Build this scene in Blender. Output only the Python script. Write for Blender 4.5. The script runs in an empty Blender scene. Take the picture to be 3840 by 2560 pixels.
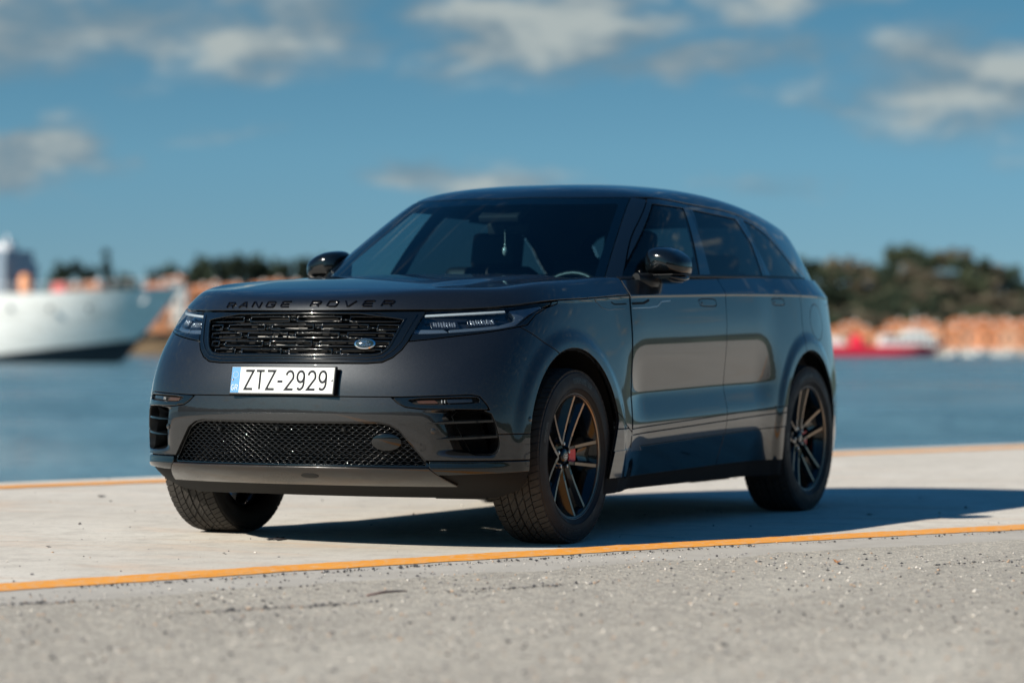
import bpy, bmesh, math, random
import numpy as np
from mathutils import Vector, Matrix, noise as mnoise

# ------------------------------------------------------------------ scene, camera, light
S = bpy.context.scene
COL = S.collection
rng = random.Random(7)
nrng = np.random.default_rng(7)

# camera (solved from the photograph; world = the car's frame: X forward, Y to the car's left, Z up)
CAM = np.array([11.3975, 6.2594, .8545])
YAW, PIT, ROL, FPX = 3.6002, .0016, .0027, 10875.
FW = np.array([math.cos(PIT)*math.cos(YAW), math.cos(PIT)*math.sin(YAW), math.sin(PIT)])
RT = np.cross(FW, [0, 0, 1]); RT /= np.linalg.norm(RT); UP = np.cross(RT, FW)
RT, UP = RT*math.cos(ROL)+UP*math.sin(ROL), -RT*math.sin(ROL)+UP*math.cos(ROL)
cd = bpy.data.cameras.new('camera'); cam = bpy.data.objects.new('camera', cd); COL.objects.link(cam)
M = Matrix.Identity(4)
for i in range(3):
    M[i][0], M[i][1], M[i][2], M[i][3] = RT[i], UP[i], -FW[i], CAM[i]
cam.matrix_world = M
cd.sensor_width = 36.; cd.lens = FPX/3840*36.; cd.clip_start = .1; cd.clip_end = 20000.
cd.dof.use_dof = True; cd.dof.focus_distance = 12.15; cd.dof.aperture_fstop = 1.75
S.camera = cam

SUN_AZ, SUN_EL = math.radians(-29.), math.radians(33.)      # azimuth from +X towards +Y
SKY_STRENGTH, SUN_STRENGTH = .085, 4.8
S.view_settings.view_transform = 'Standard'; S.view_settings.look = 'None'
S.view_settings.exposure = 0.55; S.view_settings.gamma = 1.0; S.view_settings.use_curve_mapping = False
try:
    S.cycles.use_denoising = True; S.cycles.denoiser = 'OPENIMAGEDENOISE'
    S.cycles.max_bounces = 8; S.cycles.transparent_max_bounces = 12; S.cycles.sample_clamp_indirect = 6.
    S.cycles.caustics_reflective = False; S.cycles.caustics_refractive = False
except Exception: pass

class NT:
    """tiny node-tree builder"""
    def __init__(s, tree): s.t = tree; s.n = tree.nodes; s.l = tree.links; s.n.clear()
    def new(s, typ, **kw):
        n = s.n.new(typ)
        for k, v in kw.items():
            if k.startswith('i_'):
                key = k[2:]
                key = int(key) if key.isdigit() else key.replace('_', ' ')
                s.put(n.inputs[key], v)
            else: setattr(n, k, v)
        return n
    def put(s, sock, v):
        if isinstance(v, bpy.types.NodeSocket): s.l.new(v, sock)
        elif isinstance(v, bpy.types.Node): s.l.new(v.outputs[0], sock)
        else: sock.default_value = v
    def math(s, op, a, b=0., c=0., clamp=False):
        n = s.n.new('ShaderNodeMath'); n.operation = op; n.use_clamp = clamp
        s.put(n.inputs[0], a); s.put(n.inputs[1], b); s.put(n.inputs[2], c); return n.outputs[0]
    def vmath(s, op, a, b=(0, 0, 0)):
        n = s.n.new('ShaderNodeVectorMath'); n.operation = op
        s.put(n.inputs[0], a); s.put(n.inputs[1], b); return n.outputs[0]
    def mix(s, fac, a, b, blend='MIX'):
        n = s.n.new('ShaderNodeMix'); n.data_type = 'RGBA'; n.blend_type = blend; n.clamp_factor = True
        s.put(n.inputs[0], fac); s.put(n.inputs[6], a); s.put(n.inputs[7], b); return n.outputs[2]
    def ramp(s, fac, stops, interp='LINEAR'):
        n = s.n.new('ShaderNodeValToRGB'); cr = n.color_ramp; cr.interpolation = interp
        while len(cr.elements) > 1: cr.elements.remove(cr.elements[0])
        cr.elements[0].position = stops[0][0]; cr.elements[0].color = c4(stops[0][1])
        for p, c in stops[1:]:
            e = cr.elements.new(p); e.color = c4(c)
        s.put(n.inputs[0], fac); return n.outputs[0]
    def noise(s, vec, scale, detail=4., rough=.5, dist=0.):
        n = s.n.new('ShaderNodeTexNoise'); s.put(n.inputs['Vector'], vec)
        n.inputs['Scale'].default_value = scale; n.inputs['Detail'].default_value = detail
        n.inputs['Roughness'].default_value = rough; n.inputs['Distortion'].default_value = dist
        return n.outputs['Fac']
    def coord(s, which='Object'): return s.n.new('ShaderNodeTexCoord').outputs[which]
    def scale(s, vec, sc):
        n = s.n.new('ShaderNodeVectorMath'); n.operation = 'MULTIPLY'; s.put(n.inputs[0], vec)
        n.inputs[1].default_value = sc; return n.outputs[0]
    def bump(s, h, strength, dist, normal=None):
        n = s.n.new('ShaderNodeBump'); n.inputs['Strength'].default_value = strength; n.inputs['Distance'].default_value = dist
        s.put(n.inputs['Height'], h)
        if normal is not None: s.put(n.inputs['Normal'], normal)
        return n.outputs[0]
def c4(c):
    if isinstance(c, (int, float)): return (c, c, c, 1.)
    return tuple(c) if len(c) == 4 else (c[0], c[1], c[2], 1.)

# ---- world: Nishita sky with drifting cumulus
W = bpy.data.worlds.new('World'); S.world = W; W.use_nodes = True
w = NT(W.node_tree)
gv = w.coord('Generated')
sep = w.new('ShaderNodeSeparateXYZ', i_0=gv); dx, dy, dz = sep.outputs
zz = w.math('MAXIMUM', dz, 0.)
# crisp dry air: the pale horizon layer is thin, so the sky is looked up a little higher
cmb = w.new('ShaderNodeCombineXYZ', i_0=dx, i_1=dy, i_2=w.math('MULTIPLY_ADD', zz, 2.0, .10))
skyv = w.vmath('NORMALIZE', cmb.outputs[0])
sky = w.new('ShaderNodeTexSky', sky_type='NISHITA'); sky.sun_disc = False
sky.sun_elevation = SUN_EL; sky.sun_rotation = math.pi/2-SUN_AZ; sky.altitude = 0.; sky.air_density = 1.0; sky.dust_density = .35; sky.ozone_density = 1.6
w.put(sky.inputs[0], skyv)
skyc = w.mix(1., sky.outputs[0], (.50, .93, 1.0, 1), 'MULTIPLY')
skyc = w.mix(1., skyc, w.ramp(dz, [(0., (1.0, .64, .57)), (.03, (1.04, .72, .64)), (.065, (1.04, .84, .74)), (.12, (.82, .80, .72)), (.22, (.50, .68, .74)), (.45, (.28, .62, .80)), (.9, (.24, .62, .84))]), 'MULTIPLY')
# clouds: plane-projected noise so they shrink and flatten towards the horizon, all round the sky
hz = w.math('MAXIMUM', dz, .004)
def azel(px, py):
    d = FW+RT*(px-1920)/FPX-UP*(py-1280)/FPX; d = d/np.linalg.norm(d); return d
az = w.math('ARCTAN2', dy, dx)
cv = w.new('ShaderNodeCombineXYZ', i_0=w.math('MULTIPLY', az, 1.), i_1=w.math('MULTIPLY', dz, 2.4), i_2=0.)
warp = w.noise(cv.outputs[0], 17., 4., .55); warp2 = w.noise(w.vmath('ADD', cv.outputs[0], (3.1, 7.7, 1.3)), 17., 4., .55)
cn = w.noise(cv.outputs[0], 21., 5., .56, .3)
fine = w.noise(cv.outputs[0], 60., 3., .55, .3)
azw = w.math('ADD', az, w.math('MULTIPLY_ADD', warp, .12, -.06)); dzw = w.math('ADD', dz, w.math('MULTIPLY_ADD', warp2, .034, -.017))
# cloud banks seen in the photograph (azimuth/elevation of each, its half-sizes), added to the noise
banks = [(330, 110, 600, 175, 1.0), (1020, 110, 380, 170, 1.0), (1960, 110, 420, 160, 1.1), (2600, 225, 400, 85, .95), (3620, 310, 520, 200, 1.0),
         (110, 590, 320, 100, 1.3), (1740, 650, 330, 80, .85), (2900, 5, 420, 70, .85), (410, 640, 170, 60, .7), (2960, 680, 230, 45, .6), (900, 520, 260, 50, .45)]
acc = None
for (px, py, sx, sy, amp) in banks:
    d = azel(px, py); a0 = math.atan2(d[1], d[0]); e0 = d[2]
    da = w.math('SUBTRACT', azw, a0); da = w.math('MULTIPLY', da, FPX/sx)
    de = w.math('MULTIPLY', w.math('SUBTRACT', dzw, e0), FPX/sy)
    r2 = w.math('ADD', w.math('MULTIPLY', da, da), w.math('MULTIPLY', de, de))
    g = w.math('MULTIPLY', w.math('POWER', 2.718, w.math('MULTIPLY', r2, -.62)), amp)
    acc = g if acc is None else w.math('MAXIMUM', acc, g)
far = w.noise(cv.outputs[0], 2.6, 2., .5)
inview = w.ramp(w.math('ADD', w.math('MULTIPLY', dx, float(FW[0])), w.math('MULTIPLY', dy, float(FW[1]))), [(.95, 0.), (.975, 1.)])
lowb = w.ramp(dz, [(0., 0.), (.05, .25), (.10, .6), (.35, .55), (.8, .2)])
elsewhere = w.math('MULTIPLY', w.ramp(cn, [(.42, 0.), (.66, 1.)]), lowb)
base = w.mix(inview, elsewhere, acc)
dens = w.math('ADD', w.math('ADD', base, w.math('MULTIPLY_ADD', cn, 1.0, -.5)), w.math('MULTIPLY_ADD', fine, .34, -.17))
mask = w.math('MULTIPLY', w.ramp(dens, [(.24, 0.), (1.05, 1.)], 'EASE'), w.ramp(base, [(.05, 0.), (.34, 1.)], 'EASE'))
cn2 = w.noise(w.vmath('ADD', cv.outputs[0], (.011, .017, 0.)), 21., 5., .56, .3)                # the same cloud sampled towards the sun: lit and shaded flanks
rel = w.math('ADD', w.math('MULTIPLY_ADD', w.math('SUBTRACT', cn, cn2), 2.6, .42), w.math('MULTIPLY_ADD', dens, .42, -.22))
lit = w.ramp(rel, [(.18, (1.35, 2.1, 2.6)), (.52, (1.95, 2.5, 2.8)), (.98, (3.7, 4.05, 3.9))])
skyf = w.mix(w.math('MULTIPLY', mask, .88), skyc, lit)
bg = w.new('ShaderNodeBackground', i_0=skyf, i_1=SKY_STRENGTH)
out = w.new('ShaderNodeOutputWorld'); w.l.new(bg.outputs[0], out.inputs[0])

sd = bpy.data.lights.new('sun', 'SUN'); sd.energy = SUN_STRENGTH; sd.angle = math.radians(.53); sd.color = (1., .93, .82)
sun = bpy.data.objects.new('sun', sd); COL.objects.link(sun)
sv = Vector((math.cos(SUN_EL)*math.cos(SUN_AZ), math.cos(SUN_EL)*math.sin(SUN_AZ), math.sin(SUN_EL)))
sun.rotation_euler = sv.to_track_quat('Z', 'Y').to_euler(); sun.location = sv*60

# ------------------------------------------------------------------ materials
MAT = {}
def pmat(name, col, rough=.5, metal=0., coat=0., spec=.5, coat_rough=.02, emit=None, estr=0., coat_ior=None):
    m = bpy.data.materials.new(name); m.use_nodes = True; t = NT(m.node_tree)
    b = t.new('ShaderNodeBsdfPrincipled'); o = t.new('ShaderNodeOutputMaterial'); t.l.new(b.outputs[0], o.inputs[0])
    t.put(b.inputs['Base Color'], c4(col)); b.inputs['Roughness'].default_value = rough; b.inputs['Metallic'].default_value = metal
    b.inputs['Coat Weight'].default_value = coat; b.inputs['Coat Roughness'].default_value = coat_rough; b.inputs['Specular IOR Level'].default_value = spec
    if coat_ior: b.inputs['Coat IOR'].default_value = coat_ior
    if emit: b.inputs['Emission Color'].default_value = c4(emit); b.inputs['Emission Strength'].default_value = estr
    MAT[name] = m; m['_b'] = 0
    return m, t, b
def glass(name, tint, ior=1.5):
    m = bpy.data.materials.new(name); m.use_nodes = True; t = NT(m.node_tree)
    ge = t.new('ShaderNodeNewGeometry'); dn_ = t.new('ShaderNodeVectorMath'); dn_.operation = 'DOT_PRODUCT'; t.l.new(ge.outputs['Normal'], dn_.inputs[0]); t.l.new(ge.outputs['Incoming'], dn_.inputs[1])
    cs = t.math('SUBTRACT', 1., t.math('ABSOLUTE', dn_.outputs['Value']), clamp=True)           # thin pane: same reflectance from both sides
    fz = t.math('MULTIPLY_ADD', t.math('POWER', cs, 5.), .92, .055, clamp=True)
    tr = t.new('ShaderNodeBsdfTransparent'); tr.inputs[0].default_value = c4(tint)
    gl = t.new('ShaderNodeBsdfGlossy'); gl.inputs['Roughness'].default_value = .0
    mx = t.new('ShaderNodeMixShader'); t.l.new(fz, mx.inputs[0]); t.l.new(tr.outputs[0], mx.inputs[1]); t.l.new(gl.outputs[0], mx.inputs[2])
    o = t.new('ShaderNodeOutputMaterial'); t.l.new(mx.outputs[0], o.inputs[0]); MAT[name] = m; return m

# metallic charcoal paint with fine flake under clear coat
m, t, b = pmat('paint', (.02, .02, .02), .42, .75, 1., .3, .006, coat_ior=1.56)
oc = t.coord('Object'); vor = t.new('ShaderNodeTexVoronoi'); t.put(vor.inputs['Vector'], oc); vor.inputs['Scale'].default_value = 900.
fl = t.ramp(vor.outputs['Color'], [(.0, (.011, .0125, .014)), (.7, (.019, .0205, .0225)), (1., (.040, .043, .047))])
dust = t.noise(oc, 3.5, 5., .6)
t.put(b.inputs['Base Color'], t.mix(t.ramp(dust, [(.5, 0.), (.85, .05)]), fl, (.16, .15, .135, 1)))
t.put(b.inputs['Coat Roughness'], t.ramp(dust, [(.40, .0), (.8, .012)]))
pmat('gloss_black', (.003, .004, .005), .14, 0., 1., .15, .006, coat_ior=1.48)
pmat('roof_black', (.003, .004, .006), .12, 0., 1., .2, .004, coat_ior=1.6)
pmat('satin_black', (.006, .007, .008), .40, 0., 0., .3)
pmat('matt_black', (.006, .006, .006), .8, 0., 0., .25)
pmat('badge_black', (.002, .002, .003), .2, 0., .25, .2)
m, t, b = pmat('skid_trim', (.010, .010, .010), .16, 0., 1., .4, .03)
oc = t.coord('Object'); dn = t.noise(t.scale(oc, (3., 1.2, 9.)), 2.2, 6., .65)
t.put(b.inputs['Base Color'], t.ramp(dn, [(.42, (.005, .0045, .004)), (.78, (.034, .023, .016))]))
t.put(b.inputs['Roughness'], t.ramp(dn, [(.4, .12), (.8, .4)])); t.put(b.inputs['Coat Weight'], t.ramp(dn, [(.45, .75), (.80, .2)]))
m, t, b = pmat('rubber', (.012, .012, .012), .62, 0., 0., .35)
oc = t.coord('Object'); rn = t.noise(oc, 14., 6., .65)
t.put(b.inputs['Base Color'], t.ramp(rn, [(.35, (.005, .005, .006)), (.62, (.011, .0105, .010)), (.85, (.034, .029, .024))]))
t.put(b.inputs['Roughness'], t.ramp(rn, [(.3, .48), (.8, .75)]))
pmat('sidewall_print', (.030, .029, .027), .4)
m, t, b = pmat('tread', (.02, .019, .017), .8, 0., 0., .3)
oc = t.coord('Object'); rn = t.noise(oc, 22., 6., .7)
t.put(b.inputs['Base Color'], t.ramp(rn, [(.3, (.022, .020, .018)), (.6, (.040, .036, .031)), (.85, (.085, .075, .062))]))
pmat('rim_black', (.003, .003, .0035), .16, .0, .4, .3)
pmat('machined', (.30, .225, .165), .34, 1., .1)
pmat('disc_steel', (.20, .19, .18), .38, 1.)
pmat('caliper_red', (.75, .020, .028), .35, 0., .4)
pmat('chrome', (.75, .76, .78), .08, 1.)
pmat('silver', (.45, .46, .47), .30, 1.)
pmat('radiator', (.55, .54, .52), .45, .6)
pmat('plate_white', (.66, .69, .66), .35, 0., .2)
pmat('plate_blue', (.010, .20, .46), .35, 0., .3)
pmat('plate_ink', (.004, .007, .012), .6, 0., 0., .2)
pmat('plate_mark', (.45, .48, .48), .4)
pmat('star_gold', (.55, .62, .50), .4)
pmat('badge_green', (.012, .022, .020), .15, 0., 1.)
pmat('lamp_dark', (.010, .012, .016), .18, 0., .6)
pmat('lamp_clear', (.26, .28, .30), .12, .5, .6)
pmat('lamp_guide', (.10, .13, .16), .14, .3, .9)
pmat('amber', (.055, .022, .006), .15, 0., .8)
pmat('tail_red', (.22, .008, .010), .12, 0., 1.)
pmat('leather', (.012, .012, .013), .55)
pmat('cabin', (.010, .010, .011), .75)
pmat('wheel_trim', (.05, .055, .055), .4, .7)
pmat('ornament', (.60, .62, .58), .25, .3)
glass('windscreen_glass', (.40, .56, .60)); glass('side_glass', (.34, .48, .52)); glass('privacy_glass', (.09, .13, .15)); glass('lens_glass', (.86, .91, .95))

# ------------------------------------------------------------------ object helpers
def link(o, parent=None):
    COL.objects.link(o)
    if parent is not None: o.parent = parent
    return o
def empty(name, loc=(0, 0, 0), parent=None):
    o = bpy.data.objects.new(name, None); o.empty_display_size = .1; o.location = loc
    return link(o, parent)
def tag(o, label=None, cat=None, group=None, kind=None):
    if label: o['label'] = label
    if cat: o['category'] = cat
    if group: o['group'] = group
    if kind: o['kind'] = kind
    return o
def mesh_from(name, V, Fc, N=None, mat=None, smooth=True):
    me = bpy.data.meshes.new(name)
    V = np.asarray(V, np.float64)
    if isinstance(Fc, np.ndarray) and Fc.ndim == 2:
        nf, k = Fc.shape
        me.vertices.add(len(V)); me.vertices.foreach_set('co', V.astype(np.float32).ravel())
        me.loops.add(nf*k); me.loops.foreach_set('vertex_index', Fc.astype(np.int32).ravel())
        me.polygons.add(nf); me.polygons.foreach_set('loop_start', np.arange(0, nf*k, k, dtype=np.int32))
        me.update(calc_edges=True)
    else:
        me.from_pydata([tuple(v) for v in V], [], [tuple(f) for f in Fc]); me.update()
    if mat: me.materials.append(MAT[mat] if isinstance(mat, str) else mat)
    me.polygons.foreach_set('use_smooth', [bool(smooth)]*len(me.polygons))
    if N is not None and smooth:
        me.normals_split_custom_set_from_vertices(np.asarray(N, np.float32))
    return me
def obj(name, me, parent=None, loc=None, rot=None):
    o = bpy.data.objects.new(name, me)
    if loc is not None: o.location = loc
    if rot is not None: o.rotation_euler = rot
    return link(o, parent)
class MB:
    """collects simple solids into one mesh"""
    def __init__(s): s.v = []; s.f = []
    def add(s, V, Fc):
        o = len(s.v); s.v += [tuple(float(q) for q in v) for v in V]; s.f += [tuple(int(i)+o for i in f) for f in Fc]; return s
    def box(s, c, d, rot=None, taper=1.):
        hx, hy, hz = d[0]/2, d[1]/2, d[2]/2
        V = [(-hx, -hy, -hz), (hx, -hy, -hz), (hx, hy, -hz), (-hx, hy, -hz), (-hx*taper, -hy*taper, hz), (hx*taper, -hy*taper, hz), (hx*taper, hy*taper, hz), (-hx*taper, hy*taper, hz)]
        if rot is not None: V = [tuple(rot @ Vector(v)) for v in V]
        V = [(v[0]+c[0], v[1]+c[1], v[2]+c[2]) for v in V]
        return s.add(V, [(3, 2, 1, 0), (4, 5, 6, 7), (0, 1, 5, 4), (1, 2, 6, 5), (2, 3, 7, 6), (3, 0, 4, 7)])
    def tube(s, pts, rad, n=8, cap=True):
        pts = [Vector(p) for p in pts]; rad = rad if isinstance(rad, (list, tuple)) else [rad]*len(pts); rings = []
        up = Vector((0, 0, 1)); V = []
        for i, p in enumerate(pts):
            d = (pts[min(i+1, len(pts)-1)]-pts[max(i-1, 0)]).normalized()
            a = d.cross(up)
            if a.length < 1e-3: a = d.cross(Vector((1, 0, 0)))
            a.normalize(); b_ = a.cross(d)
            for k in range(n):
                t_ = 2*math.pi*k/n; V.append(p+(a*math.cos(t_)+b_*math.sin(t_))*rad[i])
        Fc = [(i*n+k, i*n+(k+1) % n, (i+1)*n+(k+1) % n, (i+1)*n+k) for i in range(len(pts)-1) for k in range(n)]
        if cap: Fc += [tuple(range(n))[::-1], tuple(range((len(pts)-1)*n, len(pts)*n))]
        return s.add(V, Fc)
    def lathe(s, prof, n=32, axis='Y', close=False, c=(0, 0, 0)):
        """prof: (radius, along-axis)"""
        V = []
        for r, h in prof:
            for k in range(n):
                a = 2*math.pi*k/n
                if axis == 'Y': V.append((c[0]+r*math.cos(a), c[1]+h, c[2]+r*math.sin(a)))
                elif axis == 'Z': V.append((c[0]+r*math.cos(a), c[1]+r*math.sin(a), c[2]+h))
                else: V.append((c[0]+h, c[1]+r*math.cos(a), c[2]+r*math.sin(a)))
        m_ = len(prof); Fc = []
        for i in range(m_ if close else m_-1):
            j = (i+1) % m_
            for k in range(n):
                k2 = (k+1) % n; q = (i*n+k, i*n+k2, j*n+k2, j*n+k)
                Fc.append(q if axis != 'Y' else q[::-1])
        return s.add(V, Fc)
    def mesh(s, name, mat, smooth=False, auto=None):
        me = mesh_from(name, s.v, s.f, None, mat, smooth)
        bm = bmesh.new(); bm.from_mesh(me); bmesh.ops.recalc_face_normals(bm, faces=bm.faces)
        if auto is not None:
            for e in bm.edges:
                if len(e.link_faces) == 2 and e.calc_face_angle(0.) > auto: e.smooth = False
            for f in bm.faces: f.smooth = True
        bm.to_mesh(me); bm.free(); return me
    def build(s, name, mat, parent=None, smooth=False, auto=None, **kw): return obj(name, s.mesh(name, mat, smooth, auto), parent, **kw)
def at(px, D, z=None, py=None):
    """a point of the place lying D metres ahead of the lens in the direction of photo column px"""
    p = CAM+D*(FW+RT*(px-1920)/FPX-(UP*(py-1280)/FPX if py is not None else 0))
    if z is not None: p = np.array([p[0], p[1], z])
    return p

# ------------------------------------------------------------------ the car: shape of the body as smooth implicit surfaces
def smax(a,b,k): return .5*(a+b+np.sqrt((a-b)**2+k*k))
def sstep(a,b,t):
    t=np.clip((t-a)/(b-a),0,1);return t*t*t*(t*(6*t-15)+10)
class Spl:
    """natural cubic spline with linear extrapolation"""
    def __init__(s,pts):
        pts=sorted(pts);x=np.array([p[0] for p in pts],float);y=np.array([p[1] for p in pts],float)
        n=len(x);h=np.diff(x);A=np.eye(n);r=np.zeros(n)
        for i in range(1,n-1):
            A[i,i-1]=h[i-1];A[i,i]=2*(h[i-1]+h[i]);A[i,i+1]=h[i]
            r[i]=6*((y[i+1]-y[i])/h[i]-(y[i]-y[i-1])/h[i-1])
        m=np.linalg.solve(A,r);s.x,s.y,s.h,s.m=x,y,h,m
    def __call__(s,t):
        t=np.asarray(t,float);x,y,h,m=s.x,s.y,s.h,s.m
        tc=np.clip(t,x[0],x[-1]);i=np.clip(np.searchsorted(x,tc)-1,0,len(h)-1)
        a=(x[i+1]-tc)/h[i];b=(tc-x[i])/h[i]
        v=a*y[i]+b*y[i+1]+((a**3-a)*m[i]+(b**3-b)*m[i+1])*h[i]**2/6
        d0=(y[1]-y[0])/h[0]-h[0]*(2*m[0]+m[1])/6;d1=(y[-1]-y[-2])/h[-1]+h[-1]*(m[-2]+2*m[-1])/6
        return v+np.where(t<x[0],(t-x[0])*d0,0)+np.where(t>x[-1],(t-x[-1])*d1,0)
WB=2.874; ZW=.378
crease=Spl([(1.0,.985),(.8,1.0),(.55,1.008),(.2,1.043),(-.2,1.064),(-.57,1.083),(-1.1,1.098),(-1.68,1.112),(-2.2,1.121),(-2.69,1.127),(-3.4,1.122),(-4,1.11)])
wplan=Spl([(-4.1,.66),(-3.8,.775),(-3.5,.862),(-3.2,.918),(-2.874,.943),(-2.4,.945),(-1.8,.944),(-1.2,.943),(-.6,.942),(0,.943),(.35,.930),(.7,.893),(1.1,.82)])
def seg_int(z,brk,slopes,soft):
    """y(z) whose slope dy/dz runs through slopes[] with soft changes at brk[]; y(brk[0])=0"""
    y=slopes[0]*(z-brk[0])
    for b,s0,s1,k in zip(brk,slopes[:-1],slopes[1:],soft):
        t=z-b;y=y+(s1-s0)*.5*(t+np.sqrt(t*t+k*k))
    return y
DB,DS,DK=[-.66,-.585,-.45,-.232,-.13,-.012,-.002],[.30,.13,-.25,.105,-.055,-.17,.32,-.80],[.05,.03,.025,.045,.06,.003,.004]
HB,HS,HK=[-.62,-.30,-.012,-.002],[.10,-.05,-.15,.28,-.80],[.1,.2,.003,.004]
def side_y(x,z):
    zc=crease(x)
    q=z-zc                                        # height relative to the crease
    d=seg_int(q,DB,DS,DK)-seg_int(np.array(-.26),DB,DS,DK)
    h=seg_int(q,HB,HS,HK)-seg_int(np.array(-.26),HB,HS,HK)
    tf=sstep(-.42,-.80,x)*sstep(-2.52,-2.10,x)    # 1 on the doors
    y=wplan(x)+d*tf+h*(1-tf)-.004*tf
    for xw in (0.012,-WB-.005):
        r=np.sqrt((x-xw)**2+(np.minimum(z,.60)*.0+z-.405)**2)
        y=y+.013*(1-sstep(.455,.54,r))
    return y
xcen=Spl([(.16,.48),(.22,.66),(.27,.785),(.31,.848),(.337,.870),(.36,.869),(.40,.868),(.45,.875),(.52,.884),(.57,.887),(.62,.884),(.70,.873),(.80,.848),(.90,.826),(1.0,.798),(1.06,.765),(1.12,.70),(1.3,.5)])
bowa=Spl([(.2,.22),(.35,.21),(.55,.20),(.70,.22),(.82,.27),(.92,.37),(1.0,.46),(1.06,.52),(1.12,.56),(1.3,.56)])
bowb=Spl([(.2,.09),(.35,.09),(.55,.125),(.70,.125),(.82,.11),(.92,.09),(1.0,.08),(1.1,.08),(1.3,.08)])
def front_x(y,z):
    u=np.abs(y)/.95
    return xcen(z)-bowa(z)*u**2.2-bowb(z)*np.minimum(u,1.3)**7
rcen=Spl([(.2,-3.80),(.45,-3.92),(.65,-3.93),(.85,-3.88),(1.0,-3.86),(1.15,-3.84),(1.4,-3.7)])
def rear_x(y,z): return rcen(z)+.22*(np.abs(y)/.9)**2.2
hoodc=Spl([(1.1,.97),(.85,1.03),(.72,1.072),(.5,1.112),(.2,1.147),(-.1,1.170),(-.4,1.186),(-.8,1.196)])
def hood_z(x,y):
    a=np.abs(y)
    z=hoodc(x)-.020*(a/.8)**2
    e=.50+.10*(-x)                       # raised centre field, wider to the rear
    z=z-.014*sstep(e-.05,e+.09,a)*sstep(.62,.2,x)
    z=z+.012*np.exp(-((a-.80)/.09)**2)*sstep(.45,.0,x)
    return z
def scoop(x,a,z):
    th=np.degrees(np.arctan2(a,x-.1))
    return .058*sstep(40.5,53.,th-(.59-z)*14.)*sstep(.392,.425,z)*(1-sstep(.574,.592,z))*(1-sstep(54.6+(.5855-z)*15.,57.2+(.5855-z)*15.,th))
def F(x,y,z,sc=True):
    a=np.abs(y)
    s=(a-side_y(x,z))*.97
    f=(x-front_x(y,z))*.9
    r=(rear_x(y,z)-x)*.9
    v=smax(s,f,.115)
    if sc: v=v+scoop(x,a,z)
    v=smax(v,r,.10)
    t=(z-hood_z(x,y))*.96
    t=np.where(x<-.9,-1.0,t)
    return smax(v,t,.003+.019*sstep(-.60,-.25,x))
# greenhouse
belt=Spl([(-.1,.72),(-.4,.80),(-.75,.848),(-1.2,.866),(-2.0,.866),(-2.5,.852),(-2.9,.82),(-3.3,.765),(-3.7,.69),(-4.0,.62)])
roofc=Spl([(-.6,1.43),(-.95,1.535),(-1.2,1.606),(-1.45,1.646),(-1.75,1.669),(-2.1,1.674),(-2.5,1.658),(-2.9,1.623),(-3.3,1.572),(-3.7,1.51),(-4.1,1.43)])
def G(x,y,z):
    a=np.abs(y);dz=z-1.18
    s=(a-(belt(x)-.36*dz-.28*dz*dz))*.92
    t=(z-(roofc(x)-.045*(a/.65)**2.6))*.97
    w=(x+1.146+(z-1.57)/.514+.62*a*a)*.457
    r=-(x+3.60-(1.50-z)*-.62-.25*a*a)*.72
    r=(-x-3.62-(1.50-z)*.75+.30*a*a)*.72
    v=smax(t,w,.03);v=smax(v,r,.04)
    return smax(v,s,.05)

def F0(x,y,z): return F(x,y,z,False)
def bisect(O, D, fn, t0, t1, it=34):
    a = np.full(len(O), t0); b = np.full(len(O), t1)
    ok = (fn(*(O+D*t0).T) < 0) & (fn(*(O+D*t1).T) > 0)
    for _ in range(it):
        m_ = .5*(a+b); v = fn(*(O+D*m_[:, None]).T); s_ = v < 0
        a = np.where(s_, m_, a); b = np.where(s_, b, m_)
    return O+D*(.5*(a+b))[:, None], ok
def grad(fn, P, e=2e-4):
    g = []
    for k in range(3):
        d = np.zeros(3); d[k] = e
        g.append(fn(*(P+d).T)-fn(*(P-d).T))
    g = np.stack(g, 1); return g/np.maximum(np.linalg.norm(g, axis=1, keepdims=True), 1e-12)
def grid_tris(nc, nr, ok):
    i, j = np.meshgrid(np.arange(nc-1), np.arange(nr-1), indexing='ij')
    a = (i*nr+j).ravel(); b = ((i+1)*nr+j).ravel(); c = ((i+1)*nr+j+1).ravel(); d = (i*nr+j+1).ravel()
    T = np.concatenate([np.stack([a, b, c], 1), np.stack([a, c, d], 1)])
    return T[ok[T].all(1)]
def orient(V, T, fn):
    """make the triangles wind so that their normals point outwards"""
    k = T[::max(1, len(T)//400)]
    n = np.cross(V[k[:, 1]]-V[k[:, 0]], V[k[:, 2]]-V[k[:, 0]]); c = V[k].mean(1)
    return T if (n*grad(fn, c)).sum() > 0 else T[:, ::-1].copy()
def compact(V, T):
    u, inv = np.unique(T.ravel(), return_inverse=True); return V[u], inv.reshape(-1, 3)
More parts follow.
